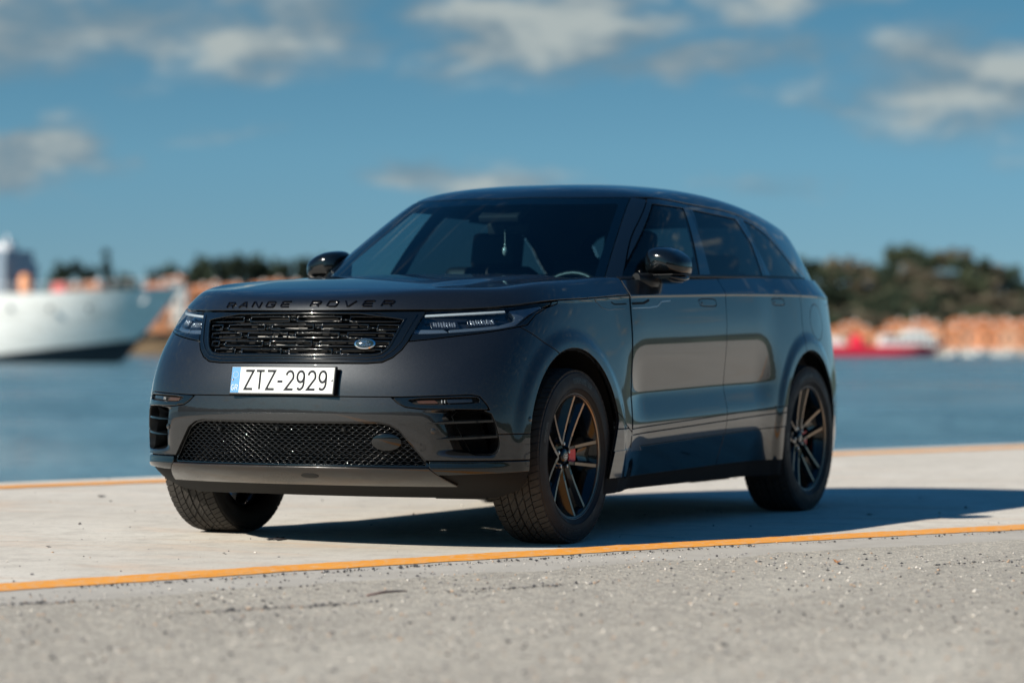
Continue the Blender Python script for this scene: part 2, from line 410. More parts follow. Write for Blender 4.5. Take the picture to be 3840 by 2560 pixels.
def clip(V, T, g):
    """keep the part of the mesh where g >= 0, cutting triangles along g = 0"""
    g = np.where(np.abs(g) < 1e-6, 1e-6, g)
    s = g > 0; cnt = s[T].sum(1)
    keep = T[cnt == 3]; mixed = T[(cnt > 0) & (cnt < 3)]
    if len(mixed) == 0: return compact(V, keep)
    nv = []; cache = {}; nt = []; base = len(V)
    def cutpt(a, b):
        k = (a, b) if a < b else (b, a)
        if k not in cache:
            t_ = g[a]/(g[a]-g[b]); cache[k] = base+len(nv); nv.append(V[a]+(V[b]-V[a])*t_)
        return cache[k]
    for tri in mixed.tolist():
        for r in range(3):
            a, b, c = tri[r], tri[(r+1) % 3], tri[(r+2) % 3]
            if s[a] and not s[b] and not s[c]:
                nt.append((a, cutpt(a, b), cutpt(a, c))); break
            if s[a] and s[b] and not s[c]:
                p, q = cutpt(b, c), cutpt(a, c); nt += [(a, b, p), (a, p, q)]; break
    return compact(np.vstack([V, np.array(nv)]), np.vstack([keep, np.array(nt, dtype=keep.dtype)]))
def flange(V, T, N, r, depth):
    """roll the panel's cut edge over (radius r) and return it inwards by depth"""
    E = np.concatenate([T[:, [0, 1]], T[:, [1, 2]], T[:, [2, 0]]])
    key = np.sort(E, 1); k = key[:, 0].astype(np.int64)*len(V)+key[:, 1]
    _, idx, cn = np.unique(k, return_index=True, return_counts=True)
    B = E[idx[cn == 1]]
    if len(B) == 0: return V, T, N
    ed = V[B[:, 1]]-V[B[:, 0]]; ed /= np.maximum(np.linalg.norm(ed, axis=1, keepdims=True), 1e-9)
    o = np.cross(ed, .5*(N[B[:, 0]]+N[B[:, 1]]))
    O = np.zeros_like(V); np.add.at(O, B[:, 0], o); np.add.at(O, B[:, 1], o)
    bv = np.unique(B); n = N[bv]; ov = O[bv]; ov -= n*(ov*n).sum(1, keepdims=True)
    ov /= np.maximum(np.linalg.norm(ov, axis=1, keepdims=True), 1e-9)
    rings = [(V[bv]+r*(ov*.707-n*.293), (n+ov)*.707), (V[bv]+r*(ov-n), ov), (V[bv]+r*(ov-n)-n*depth, ov)]
    rm = np.full(len(V), -1); rm[bv] = np.arange(len(bv))
    allV, allN, tris = [V], [N], [T]; prev = None; off = len(V)
    a, b = B[:, 0], B[:, 1]; pa, pb = a, b
    for P, Nn in rings:
        allV.append(P); allN.append(Nn); qa, qb = off+rm[a], off+rm[b]
        tris += [np.stack([pa, qa, qb], 1), np.stack([pa, qb, pb], 1)]
        pa, pb = qa, qb; off += len(bv)
    return np.vstack(allV), np.vstack(tris), np.vstack(allN)
# ---- fields that say where a panel lies (metres, positive inside)
def chaikin(p, n=2):
    p = [np.array(q, float) for q in p]
    for _ in range(n):
        q = []
        for i in range(len(p)):
            a, b = p[i], p[(i+1) % len(p)]; q += [a*.8+b*.2, a*.2+b*.8]
        p = q
    return p
def poly_sd(U, Vv, pts):
    """signed distance to a polygon, positive inside"""
    p = np.array(pts, float); q = np.roll(p, -1, 0); best = np.full(len(U), 1e9); ins = np.zeros(len(U), bool)
    for (ax, ay), (bx, by) in zip(p, q):
        ex, ey = bx-ax, by-ay; L = ex*ex+ey*ey
        if L < 1e-12: continue
        t_ = np.clip(((U-ax)*ex+(Vv-ay)*ey)/L, 0, 1)
        best = np.minimum(best, (U-ax-t_*ex)**2+(Vv-ay-t_*ey)**2)
        if ay != by: ins ^= ((ay > Vv) != (by > Vv)) & (U < (bx-ax)*(Vv-ay)/(by-ay)+ax)
    d = np.sqrt(best); return np.where(ins, d, -d)
def pxz(pts, rnd=0): pts = chaikin(pts, rnd) if rnd else pts; return lambda P: poly_sd(P[:, 0], P[:, 2], pts)
def pyz(pts, rnd=0): pts = chaikin(pts, rnd) if rnd else pts; return lambda P: poly_sd(np.abs(P[:, 1]), P[:, 2], pts)
RTH = .78
def theta(P): return np.degrees(np.arctan2(np.abs(P[:, 1]), P[:, 0]-.1))
def ptz(pts, rnd=0):
    pts = [(math.radians(a)*RTH, z) for a, z in pts]; pts = chaikin(pts, rnd) if rnd else pts
    return lambda P: poly_sd(np.radians(theta(P))*RTH, P[:, 2], pts)
def neg(f): return lambda P: -f(P)
def grow(f, d): return lambda P: f(P)+d
left = lambda P: P[:, 1]-.0
below = lambda fz: (lambda P: fz(P)-P[:, 2])
above = lambda fz: (lambda P: P[:, 2]-fz(P))
zcrease = lambda P: crease(P[:, 0])
ARCH_F, ARCH_R = (.012, .428, .418), (-WB-.004, .418, .418)
def arch_sd(P, which, grow_=0.):
    cx, cz, r = which; r += grow_; x, z = P[:, 0]-cx, P[:, 2]-cz
    up = np.sqrt(x*x+z*z)-r
    d = np.where(z > 0, up, np.abs(x)-r)
    if which is ARCH_F:                       # the lip behind the wheel runs down towards the tyre
        d = np.where(x < 0, np.maximum(d, -x-(r-.36*np.maximum(0, .135-z))), np.maximum(d, x-(r+.045-.15*np.maximum(0, .05-z))*1.0) if False else d)
    return d
out_f = lambda P: arch_sd(P, ARCH_F); out_r = lambda P: arch_sd(P, ARCH_R)

# ---- base meshes
def wrap_base(x_end, fan_deg, z0, z1, dz, th_step=.42, dx=.008, anchor=.1):
    cols = [(x, 0., 0., 1.) for x in np.arange(x_end, anchor-dx*.5, dx)]
    cols += [(anchor, 0., math.cos(math.radians(a)), math.sin(math.radians(a))) for a in np.arange(90., -fan_deg-1e-6, -th_step)]
    if fan_deg > 45: cols += [(x, 0., 0., -1.) for x in np.arange(anchor, x_end-dx*.5, -dx)]
    cols = np.array(cols); zs = np.arange(z0, z1+1e-6, dz); nc, nr = len(cols), len(zs)
    O = np.zeros((nc, nr, 3)); D = np.zeros((nc, nr, 3))
    O[..., 0] = cols[:, None, 0]; O[..., 2] = zs[None]; D[..., 0] = cols[:, None, 2]; D[..., 1] = cols[:, None, 3]
    V, ok = bisect(O.reshape(-1, 3), D.reshape(-1, 3), F, .1, 1.8); T = grid_tris(nc, nr, ok)
    return V, orient(V, T, F)
FRONT = wrap_base(-.75, 90., .20, 1.09, .0075)
def side_base():
    xs = np.arange(-3.3, -.2, .008); cols = [(x, 0., 0., 1.) for x in xs[::-1]]
    cols += [(-3.3, 0., math.cos(math.radians(a)), math.sin(math.radians(a))) for a in np.arange(90., 180.1, .7)]
    cols = np.array(cols); zs = np.concatenate([np.arange(.20, 1.065, .0075), np.arange(1.066, 1.135, .0025), np.arange(1.137, 1.26, .0075)]); nc, nr = len(cols), len(zs)
    O = np.zeros((nc, nr, 3)); D = np.zeros((nc, nr, 3))
    O[..., 0] = cols[:, None, 0]; O[..., 2] = zs[None]; D[..., 0] = cols[:, None, 2]; D[..., 1] = cols[:, None, 3]
    V, ok = bisect(O.reshape(-1, 3), D.reshape(-1, 3), F2, .1, 1.6); T = grid_tris(nc, nr, ok)
    return V, orient(V, T, F2)
def F2(x, y, z):            # the body behind the bonnet, without the bonnet's top
    a = np.abs(y); return smax((a-side_y(x, z))*.97, (rear_x(y, z)-x)*.9, .10)
SIDE = side_base()
def hood_base():
    xs = np.arange(-.86, .84, .0065); ys = np.arange(-.95, .9501, .0065)
    X, Y = np.meshgrid(xs, ys, indexing='ij'); O = np.stack([X.ravel(), Y.ravel(), np.full(X.size, .90)], 1); D = np.tile([0., 0., 1.], (X.size, 1))
    V, ok = bisect(O, D, F, .0, .6); T = grid_tris(len(xs), len(ys), ok); return V, orient(V, T, F)
HOOD = hood_base()
def house_base():
    xs = np.arange(-4.0, -.30, .009); ph = np.radians(np.arange(0., 180.01, .9))
    X, A = np.meshgrid(xs, ph, indexing='ij'); O = np.stack([X.ravel(), 0*X.ravel(), np.full(X.size, 1.06)], 1)
    D = np.stack([0*X.ravel(), np.cos(A.ravel()), np.sin(A.ravel())], 1)
    V, ok = bisect(O, D, G, .01, 1.4); T = grid_tris(len(xs), len(ph), ok); return V, orient(V, T, G)
HOUSE = house_base()

car = empty('parked_car')
tag(car, 'dark grey luxury SUV with black roof and Greek number plate parked on the quay', 'car')
def cut(base, fields, gap=.0015):
    V, T = base
    for f in fields:
        V, T = clip(V, T, f(V)-gap)
        if len(T) == 0: raise RuntimeError('empty panel')
    return V, T
def panel(name, base, fields, mat, fn=F, gap=.0019, r=.0012, depth=.014, inset=0., parent=None, mirror=False, label=None, thick=0.):
    V, T = cut(base, fields, gap+r); N = grad(fn, V); V = V-N*inset
    V, T, N = flange(V, T, N, r, depth)
    p = parent if parent is not None else car
    o = obj(name, mesh_from(name, V, T, N, mat), p); res = [o]
    if mirror:
        k = np.array([1, -1, 1.]); o2 = obj(name, mesh_from(name, V*k, T[:, ::-1].copy(), N*k, mat), p); res.append(o2)
    if label:
        for q in res: q['label'] = label
    return res if mirror else o
def mirrored(o, parent=None):
    """a copy of a one-mesh part on the other side of the car"""
    me = o.data.copy(); n = len(me.vertices); co = np.empty(n*3, np.float32); me.vertices.foreach_get('co', co); co = co.reshape(-1, 3); co[:, 1] *= -1
    me.vertices.foreach_set('co', co.ravel()); me.flip_normals(); me.update()
    c = bpy.data.objects.new(o.name, me); return link(c, parent if parent is not None else o.parent)
def on_front(y, z, off=0.):
    """point of the front surface at (y, z), off metres proud, with its normal"""
    y = np.atleast_1d(np.asarray(y, float)); z = np.atleast_1d(np.asarray(z, float)); y, z = np.broadcast_arrays(y, z)
    O = np.stack([np.full(y.shape, .15), y, z], -1).reshape(-1, 3); P, ok = bisect(O, np.tile([1., 0, 0], (len(O), 1)), F, 0., 1.2)
    N = grad(F, P); return P+N*off, N
def on_side(x, z, off=0., fn=F2):
    x = np.atleast_1d(np.asarray(x, float)); z = np.atleast_1d(np.asarray(z, float)); x, z = np.broadcast_arrays(x, z)
    O = np.stack([x, np.full(x.shape, .2), z], -1).reshape(-1, 3); P, ok = bisect(O, np.tile([0, 1., 0], (len(O), 1)), fn, 0., 1.2)
    N = grad(fn, P); return P+N*off, N
def on_fan(th, z, off=0.):
    th = np.radians(np.atleast_1d(np.asarray(th, float))); z = np.atleast_1d(np.asarray(z, float)); th, z = np.broadcast_arrays(th, z)
    O = np.stack([np.full(th.shape, .1), 0*th, z], -1).reshape(-1, 3); D = np.stack([np.cos(th), np.sin(th), 0*th], -1).reshape(-1, 3)
    P, ok = bisect(O, D, F0, .1, 1.6); N = grad(F0, P); return P+N*off, N
def ribbon(pts, w_, closed=False):
    """quads of a flat stroke of width w_ along a 2-D polyline, mitred"""
    p = [np.array(q, float) for q in pts]; n = len(p); L = []; R = []
    for i in range(n):
        a = p[i-1] if (i > 0 or closed) else None; b = p[(i+1) % n] if (i < n-1 or closed) else None
        d0 = (p[i]-a) if a is not None else (b-p[i]); d1 = (b-p[i]) if b is not None else d0
        d0 = d0/max(np.linalg.norm(d0), 1e-9); d1 = d1/max(np.linalg.norm(d1), 1e-9)
        n0 = np.array([-d0[1], d0[0]]); n1 = np.array([-d1[1], d1[0]]); m_ = n0+n1; m_ /= max(np.linalg.norm(m_), 1e-9)
        k = w_/2/max(m_ @ n0, .45); L.append(p[i]+m_*k); R.append(p[i]-m_*k)
    return L, R
def stroke_solid(mb, pts, w_, mapf, h, closed=False, seg=.012):
    """raised stroke: mapf(a, b, off) -> 3-D points"""
    q = []
    P = list(pts)+([pts[0]] if closed else [])
    for a, b in zip(P[:-1], P[1:]):
        a, b = np.array(a, float), np.array(b, float); k = max(1, int(np.linalg.norm(b-a)/seg))
        q += [a+(b-a)*i/k for i in range(k)]
    if not closed: q.append(np.array(P[-1], float))
    L, R = ribbon(q, w_, closed); L = np.array(L); R = np.array(R); n = len(L); M_ = .5*(L+R); k = .62
    rings = [(M_+(L-M_)*k, h), (L, h*.55), (L, None)], [(M_+(R-M_)*k, h), (R, h*.55), (R, None)]
    V = []
    for side in rings:
        for P2, hh in side: V.append(mapf(P2[:, 0], P2[:, 1], hh if hh is not None else -.002))
    V = np.vstack(V); Fc = []; o = lambda r_, i: r_*n+i          # rings 0..2 left (top, shoulder, foot), 3..5 right
    for i in range(n if closed else n-1):
        j = (i+1) % n
        Fc += [(o(3, i), o(3, j), o(0, j), o(0, i)), (o(0, i), o(0, j), o(1, j), o(1, i)), (o(1, i), o(1, j), o(2, j), o(2, i)), (o(3, j), o(3, i), o(4, i), o(4, j)), (o(4, j), o(4, i), o(5, i), o(5, j))]
    if not closed: Fc += [(o(0, 0), o(1, 0), o(2, 0), o(5, 0), o(4, 0), o(3, 0)), (o(3, n-1), o(4, n-1), o(5, n-1), o(2, n-1), o(1, n-1), o(0, n-1))]
    mb.add(V, Fc)

# ---- painted panels
gapF = Spl([(.20, -.556), (.30, -.562), (.44, -.572), (.53, -.583), (.70, -.603), (.88, -.622), (1.03, -.637), (1.13, -.655), (1.3, -.70)])
gapM = Spl([(.25, -1.728), (.55, -1.735), (.75, -1.740), (.95, -1.750), (1.05, -1.768), (1.18, -1.805), (1.3, -1.86)])
gapR = Spl([(.7, -2.795), (.9, -2.808), (1.05, -2.825), (1.18, -2.845), (1.3, -2.88)])
HL = [(38.3, .905), (43.5, .990), (45.2, 1.03), (90., 1.10), (88.5, 1.036), (83., 1.016), (78.5, .997), (71.5, .945), (66., .930), (55., .916), (47., .908)]   # headlamp lens
HLB = [(37.2, .870), (37.2, .905), (42.9, .990), (44., 1.06), (92.5, 1.10), (91.2, 1.038), (85., 1.018), (79.5, .990), (74.8, .944), (70.5, .934), (60., .910), (45., .882)]  # black surround
GO = [(-.1, .780), (.36, .780), (.424, .785), (.466, .806), (.496, .838), (.514, .874), (.548, .99), (.56, 1.05), (-.1, 1.05)]
GI = [(-.1, .817), (.35, .817), (.405, .822), (.432, .840), (.446, .868), (.484, .986), (-.1, .986)]
BEZ = [(33.6, .6405), (53.3, .652), (55.4, .645), (57.2, .610), (57.9, .588), (41.2, .592), (37.2, .600), (35.4, .615)]
VENT = [(47.8, .5855), (57.9, .5855), (59.6, .520), (60.6, .450), (60.2, .415), (58.8, .402), (53.6, .404), (51.2, .470)]
LG = [(-.1, .5335), (.43, .5365), (.475, .528), (.515, .505), (.625, .362), (.632, .352), (-.1, .352)]
SEAM = lambda P: (P[:, 0]-(.155+(P[:, 2]-.825)*2.05))*.44        # >0 ahead of the wing/bumper joint
hl_out = neg(ptz(HLB)); gr_out = neg(pyz(GO)); bez_out = neg(ptz(BEZ)); vent_out = neg(ptz(VENT, 1)); lg_out = neg(pyz(LG))
zsplit = lambda P: np.where(theta(P) < 50., .642, .487)
bumper_top = panel('front_bumper', FRONT, [below(zcrease), above(zsplit), vent_out, SEAM, out_f, hl_out, gr_out, bez_out], 'paint')
low_line = lambda P: np.where(np.abs(P[:, 1]) > .62, .377, .352)
bumper_low = panel('lower_bumper', FRONT, [below(zsplit), above(lambda P: np.full(len(P), .352)), SEAM, out_f, lg_out, bez_out, vent_out,
                   lambda P: np.maximum(.60-np.abs(P[:, 1]), P[:, 2]-.378)], 'paint')
panel('front_wing', FRONT, [left, below(zcrease), neg(SEAM), out_f, hl_out, lambda P: P[:, 0]-gapF(P[:, 2]), above(lambda P: .381-.028*P[:, 0])], 'paint', mirror=True)
panel('corner_valance', FRONT, [left, below(lambda P: np.full(len(P), .377)), above(lambda P: .314+.05*np.maximum(0, np.abs(P[:, 1])-.70)), out_f, SEAM, lambda P: P[:, 0]-.2, lambda P: np.abs(P[:, 1])-(.624-.9*(P[:, 2]-.352)*(P[:, 2] < .352))], 'gloss_black', mirror=True, depth=.05, r=.004)
panel('skid_plate', FRONT, [below(lambda P: np.full(len(P), .350)), above(lambda P: np.full(len(P), .261)), lambda P: (.624-.9*(P[:, 2]-.352)*(P[:, 2] < .352))-np.abs(P[:, 1])], 'skid_trim', depth=.03, r=.004)
hood_rear = lambda P: P[:, 0]-(-.335-.60*P[:, 1]**2)
bonnet = panel('bonnet', HOOD, [above(lambda P: crease(P[:, 0])+.001), hood_rear, lambda P: P[:, 0]-gapF(P[:, 2])], 'paint', r=.003, depth=.02)

L1 = lambda P: .461-.0371*P[:, 0]; L2 = lambda P: .434-.0355*P[:, 0]; L3 = lambda P: .381-.028*P[:, 0]
beltz = Spl([(-.4, 1.150), (-.7, 1.160), (-1.2, 1.180), (-1.85, 1.197), (-2.6, 1.210), (-3.4, 1.216), (-4., 1.21)])
aftF = lambda P: gapF(P[:, 2])-P[:, 0]; aftM = lambda P: gapM(P[:, 2])-P[:, 0]; aftR = lambda P: gapR(P[:, 2])-P[:, 0]
bz = lambda P: beltz(P[:, 0])
handles = [[(-1.425, 1.083), (-1.640, 1.087), (-1.650, 1.060), (-1.640, 1.050), (-1.445, 1.047)], [(-2.400, 1.100), (-2.575, 1.102), (-2.590, 1.078), (-2.580, 1.068), (-2.42, 1.065)]]
VENTS = [(-.277, 1.058), (-.345, 1.026), (-.40, 1.020), (-.80, 1.034), (-.93, 1.040), (-.985, 1.064), (-1.09, 1.070), (-1.09, 1.0735), (-.60, 1.064)]
hf = [pxz(h, 1) for h in handles]
panel('front_door', SIDE, [aftF, neg(aftM), below(bz), above(L1), neg(hf[0])], 'paint', fn=F2, mirror=True)
panel('rear_door', SIDE, [aftM, neg(aftR), below(bz), above(L1), neg(hf[1]), out_r], 'paint', fn=F2, mirror=True)
for k, h in enumerate(hf):
    panel('door_handle', SIDE, [h], 'paint', fn=F2, gap=.0015, r=.002, mirror=True)
    lo = np.array(handles[k]); c = (lo[:, 0].max()-.045, lo[:, 1].min()+.017)
    P, N = on_side(c[0], c[1], .001); mb = MB(); mb.lathe([(.0, .001), (.006, .001), (.007, -.001)], 12, 'Y', c=tuple(P[0])); lk = mb.build('lock_cover', 'satin_black', car, True); mirrored(lk)
panel('door_trim', SIDE, [aftF, neg(aftM), below(L1), above(L2)], 'paint', fn=F2, mirror=True, inset=.002)
panel('door_trim', SIDE, [aftM, below(L1), above(L2), out_r, lambda P: P[:, 0]+2.7], 'paint', fn=F2, mirror=True, inset=.002)
panel('door_cladding', SIDE, [aftF, neg(aftM), below(L2), above(L3)], 'paint', fn=F2, mirror=True, inset=.001)
panel('door_cladding', SIDE, [aftM, below(L2), above(L3), out_r, lambda P: P[:, 0]+2.7], 'paint', fn=F2, mirror=True, inset=.001)
panel('wing_sill', SIDE, [neg(aftF), below(L3), above(lambda P: np.full(len(P), .268)), out_f], 'gloss_black', fn=F2, mirror=True, depth=.04)
sillz = lambda P: .268-.012*np.cos(P[:, 0]*1.3)
panel('side_sill', SIDE, [aftF, neg(aftM), below(L3), above(sillz)], 'gloss_black', fn=F2, mirror=True, depth=.05, inset=.004)
panel('side_sill', SIDE, [aftM, below(L3), above(sillz), out_r, lambda P: P[:, 0]+2.7], 'gloss_black', fn=F2, mirror=True, depth=.05, inset=.004)
fuel = lambda P: 1-np.sqrt(((P[:, 0]+3.07)/.115)**2+((P[:, 2]-.985)/.095)**2)
fuels = lambda P: fuel(P)*.1
TAIL = [(-3.36, 1.085), (-3.47, 1.055), (-3.50, 1.03), (-3.62, .96), (-4.3, .94), (-4.3, 1.085)]
tl = pxz(TAIL)
panel('rear_quarter', SIDE, [aftR, below(bz), above(lambda P: np.full(len(P), .55)), out_r, neg(fuels), neg(tl), lambda P: P[:, 0]+3.80], 'paint', fn=F2, mirror=True)
panel('fuel_flap', SIDE, [fuels], 'paint', fn=F2, gap=.0015)
panel('rear_lamp', SIDE, [tl, left], 'tail_red', fn=F2, mirror=True)
panel('tailgate', SIDE, [left, lambda P: -3.80-P[:, 0], neg(tl), above(lambda P: np.full(len(P), .72)), below(bz)], 'paint', fn=F2, mirror=True)
panel('rear_bumper', SIDE, [left, lambda P: -3.05-P[:, 0], below(lambda P: np.where(P[:, 0] > -3.80, .55, .72)), above(lambda P: np.full(len(P), .30)), out_r], 'paint', fn=F2, mirror=True, depth=.03)

# ---- dark shell under the panels (shows only in the gaps), wheel housings, floor
def shell(name, base, fields, fn, off):
    V, T = base; N = grad(fn, V); V0 = V
    g = np.min([f(V0) for f in fields], 0); T = T[(g[T] > 0).all(1)]
    u, inv = np.unique(T.ravel(), return_inverse=True); return obj(name, mesh_from(name, V[u]-N[u]*off, inv.reshape(-1, 3), N[u], 'matt_black'), car)
arch_sh = lambda P: np.minimum(arch_sd(P, ARCH_F), arch_sd(P, ARCH_R))+.012
shell('body_shell', FRONT, [arch_sh, neg(grow(pyz(GO), .0)), neg(grow(ptz(HLB), .0)), neg(grow(pyz(LG), .004)), neg(grow(ptz(VENT), .004)), below(zcrease)], F, .013)
shell('body_shell', SIDE, [arch_sh, grow(below(bz), .0)], F2, .013)
V_, T_ = SIDE; k_ = np.array([1, -1, 1.])
SIDE_R = (V_*k_, T_[:, ::-1].copy()); shell('body_shell', SIDE_R, [arch_sh, below(bz)], F2, .013)
shell('bonnet_liner', HOOD, [grow(above(zcrease), .002), grow(hood_rear, .05)], F, .022)
for (cx, cz, r) in (ARCH_F, ARCH_R):
    for sgn in (1, -1):
        mb = MB(); n = 40; V = []
        angs = [math.radians(-8+196*i/n) for i in range(n+1)]
        rr = r+.020
        for a in angs:
            xx, zq = cx+rr*math.cos(a), cz+rr*math.sin(a); yo = float(side_y(np.array(xx), np.array(zq)))-.045-(.05 if xx > .2 else 0)
            V += [(xx, sgn*yo, zq), (xx, sgn*.52, zq)]
        Fc = [(2*i, 2*i+2, 2*i+3, 2*i+1) for i in range(n)]
        V.append((cx, sgn*.52, cz)); Fc += [(2*i+1, 2*i+3, len(V)-1) for i in range(n)]
        mb.add(V, Fc); mb.build('wheel_housing', 'matt_black', car, True)
mb = MB(); mb.box((-1.45, 0, .285), (1.95, 1.72, .05)); mb.box((-1.45, 0, .25), (1.7, .5, .05)); mb.box((.22, 0, .27), (.70, 1.0, .06)); mb.box((-3.3, 0, .32), (1.0, 1.0, .10))
mb.box((-2.45, .42, .215), (.5, .30, .10), taper=.8); mb.box((-2.45, -.42, .215), (.5, .30, .10), taper=.8)
mb.box((-2.874, 0, .32), (.12, 1.2, .10)); mb.box((0., 0, .30), (.14, 1.2, .09)); mb.box((-3.35, 0, .40), (.9, 1.2, .2))
mb.build('underbody', 'matt_black', car)
for s_ in (1, -1):
    mb2 = MB(); mb2.add([(.50, s_*.50, .255), (.46, s_*.74, .262), (.46, s_*.50, .205), (.42, s_*.72, .205), (.40, s_*.50, .21), (.38, s_*.72, .21), (.40, s_*.50, .27), (.38, s_*.74, .27)],
             [(0, 1, 3, 2), (2, 3, 5, 4), (4, 5, 7, 6), (0, 2, 4, 6), (1, 7, 5, 3)]); mb2.build('air_deflector', 'satin_black', car)

# ---- greenhouse
WS_E = lambda z: .746-(z-1.17)*.409                    # half-width of the screen glass at height z
rail = [(-1.18, 1.50), (-1.40, 1.5685), (-1.46, 1.571), (-1.70, 1.566), (-1.935, 1.557), (-2.25, 1.549), (-2.523, 1.533), (-2.70, 1.508), (-2.86, 1.470), (-3.0, 1.410), (-3.119, 1.338), (-3.25, 1.275), (-3.385, 1.215), (-3.43, 1.16)]
railz = Spl([(-x, z) for x, z in rail[1:]])
head = Spl([(0., -1.160), (.30, -1.222), (.45, -1.295), (.56, -1.375), (.64, -1.44)])         # front edge of the roof: x at |y|
apx = Spl([(1.17, -.80), (1.288, -.972), (1.38, -1.115), (1.463, -1.262), (1.571, -1.455)])   # joint A-pillar / door frame: x at z
ay = lambda P: np.abs(P[:, 1])
scr = lambda P: WS_E(P[:, 2])-ay(P)
ahead_roof = lambda P: P[:, 0]-head(ay(P))
above_rail = lambda P: np.where(P[:, 0] > -1.40, 1., 1.)*(P[:, 2]-railz(-P[:, 0]))*.85
fore_ap = lambda P: (P[:, 0]-apx(P[:, 2]))*.6
isfront = lambda P: P[:, 0]+1.62
gz = lambda P: P[:, 2]-beltz(P[:, 0])
tailx = lambda P: P[:, 0]-(-3.42-.35*(1.5-P[:, 2])*0-(.40-ay(P))*.25)
panel('windscreen', HOUSE, [scr, ahead_roof, isfront, lambda P: P[:, 2]-1.10, lambda P: P[:, 0]+1.5], 'windscreen_glass', fn=G, r=.001, depth=.004)
frit = lambda P: np.minimum(scr(P), ahead_roof(P)*.55)
panel('screen_border', HOUSE, [scr, ahead_roof, isfront, lambda P: P[:, 2]-1.10, lambda P: .038-frit(P)], 'gloss_black', fn=G, inset=.0055, r=.0005, depth=.002)
panel('windscreen_pillar', HOUSE, [neg(scr), fore_ap, isfront, lambda P: P[:, 2]-1.10, ahead_roof, left, lambda P: P[:, 2]-1.12], 'gloss_black', fn=G, mirror=True, depth=.03, gap=.0005)
roof = panel('roof', HOUSE, [neg(ahead_roof), above_rail, lambda P: np.minimum(P[:, 0]+3.50, 1)], 'roof_black', fn=G, r=.004, depth=.02)
panel('rear_screen', HOUSE, [lambda P: -3.50-P[:, 0], lambda P: P[:, 2]-1.2, lambda P: .60-ay(P)], 'privacy_glass', fn=G)
panel('rear_pillar', HOUSE, [lambda P: -3.50-P[:, 0], lambda P: P[:, 2]-1.17, lambda P: ay(P)-.60, left], 'roof_black', fn=G, mirror=True)
WF = [(-1.440, 1.540), (-1.770, 1.534), (-1.590, 1.200), (-1.585, 1.15), (-.76, 1.15), (-.845, 1.205)]
WR = [(-1.885, 1.530), (-2.445, 1.508), (-2.510, 1.385), (-2.480, 1.216), (-2.47, 1.15), (-1.68, 1.15), (-1.69, 1.205)]
WQ = [(-2.575, 1.508), (-2.70, 1.488), (-2.86, 1.444), (-2.98, 1.388), (-3.10, 1.316), (-3.20, 1.262), (-3.29, 1.222), (-3.30, 1.15), (-2.62, 1.15), (-2.615, 1.22), (-2.568, 1.384)]
wf, wr, wq = pxz(WF), pxz(WR), pxz(WQ)
panel('window_frame', HOUSE, [neg(above_rail), neg(fore_ap), left, gz, lambda P: P[:, 0]-(-1.73-(P[:, 2]-1.2)*.36), neg(wf)], 'gloss_black', fn=G, mirror=True)
panel('window_frame', HOUSE, [neg(above_rail), left, gz, lambda P: (-1.73-(P[:, 2]-1.2)*.36)-P[:, 0], lambda P: P[:, 0]+2.555-.25*np.abs(P[:, 2]-1.36), neg(wr)], 'gloss_black', fn=G, mirror=True)
panel('window_frame', HOUSE, [neg(above_rail), left, gz, lambda P: -2.555+.25*np.abs(P[:, 2]-1.36)-P[:, 0], neg(wq), lambda P: P[:, 0]+3.6], 'gloss_black', fn=G, mirror=True)
for nm, f_, mt in (('front_side_window', wf, 'side_glass'), ('rear_side_window', wr, 'privacy_glass'), ('quarter_window', wq, 'privacy_glass')):
    panel(nm, HOUSE, [f_, left, gz], mt, fn=G, gap=.003, r=.0008, depth=.004, inset=.003, mirror=True)
def window_seal(pts, w_=.012):
    """black rubber channel behind a side window's edge"""
    mb = MB(); stroke_solid(mb, pts, w_, lambda a, b, o: on_side(a, b, o-.006, G)[0], .004, False); o = mb.build('window_seal', 'matt_black', car); mirrored(o)
window_seal([(-1.772, 1.532), (-1.68, 1.37), (-1.592, 1.202)], .020); window_seal([(-2.447, 1.506), (-2.512, 1.385), (-2.482, 1.216)], .020)
# belt moulding
mb = MB(); stroke_solid(mb, [(x, float(beltz(x))+.004) for x in np.arange(-.78, -3.40, -.06)], .014, lambda a, b, o: on_side(a, b, o, G)[0], .004, False, .03); o = mb.build('belt_moulding', 'satin_black', car); mirrored(o)
# cowl between bonnet and screen
mb = MB(); V = []; ys = np.linspace(-.80, .80, 41)
for y in ys:
    x0 = -.325-.60*y*y; z0 = float(hood_z(np.array(x0), np.array(y)))-.022; V += [(x0+.05, y, z0), (x0-.12, y, z0+.012)]
mb.add(V, [(2*i, 2*i+1, 2*i+3, 2*i+2) for i in range(40)]); mb.build('cowl', 'satin_black', car, True)

V, T = HOUSE; N = grad(G, V); win = np.max([wf(V), wr(V), wq(V)], 0)*np.where(V[:, 1] > -9, 1, 1)
solid = np.minimum(np.minimum(-win+.010, -above_rail(V)+.03), np.minimum(gz(V)+.02, np.where(scr(V) > 0, -1., 1.)*np.where(V[:, 0] > -1.6, 1., -1.)*1.0+np.where(V[:, 0] > -1.6, 0., 2.)))
solid = np.minimum(solid, V[:, 0]+3.5)
for sg in (1, -1):
    T2 = T[(solid[T] > 0).all(1) & (V[T][:, :, 1].mean(1)*sg > 0)]; u, inv = np.unique(T2.ravel(), return_inverse=True)
    obj('pillar_liner', mesh_from('pillar_liner', V[u]-N[u]*.014, inv.reshape(-1, 3), N[u], 'matt_black'), car)
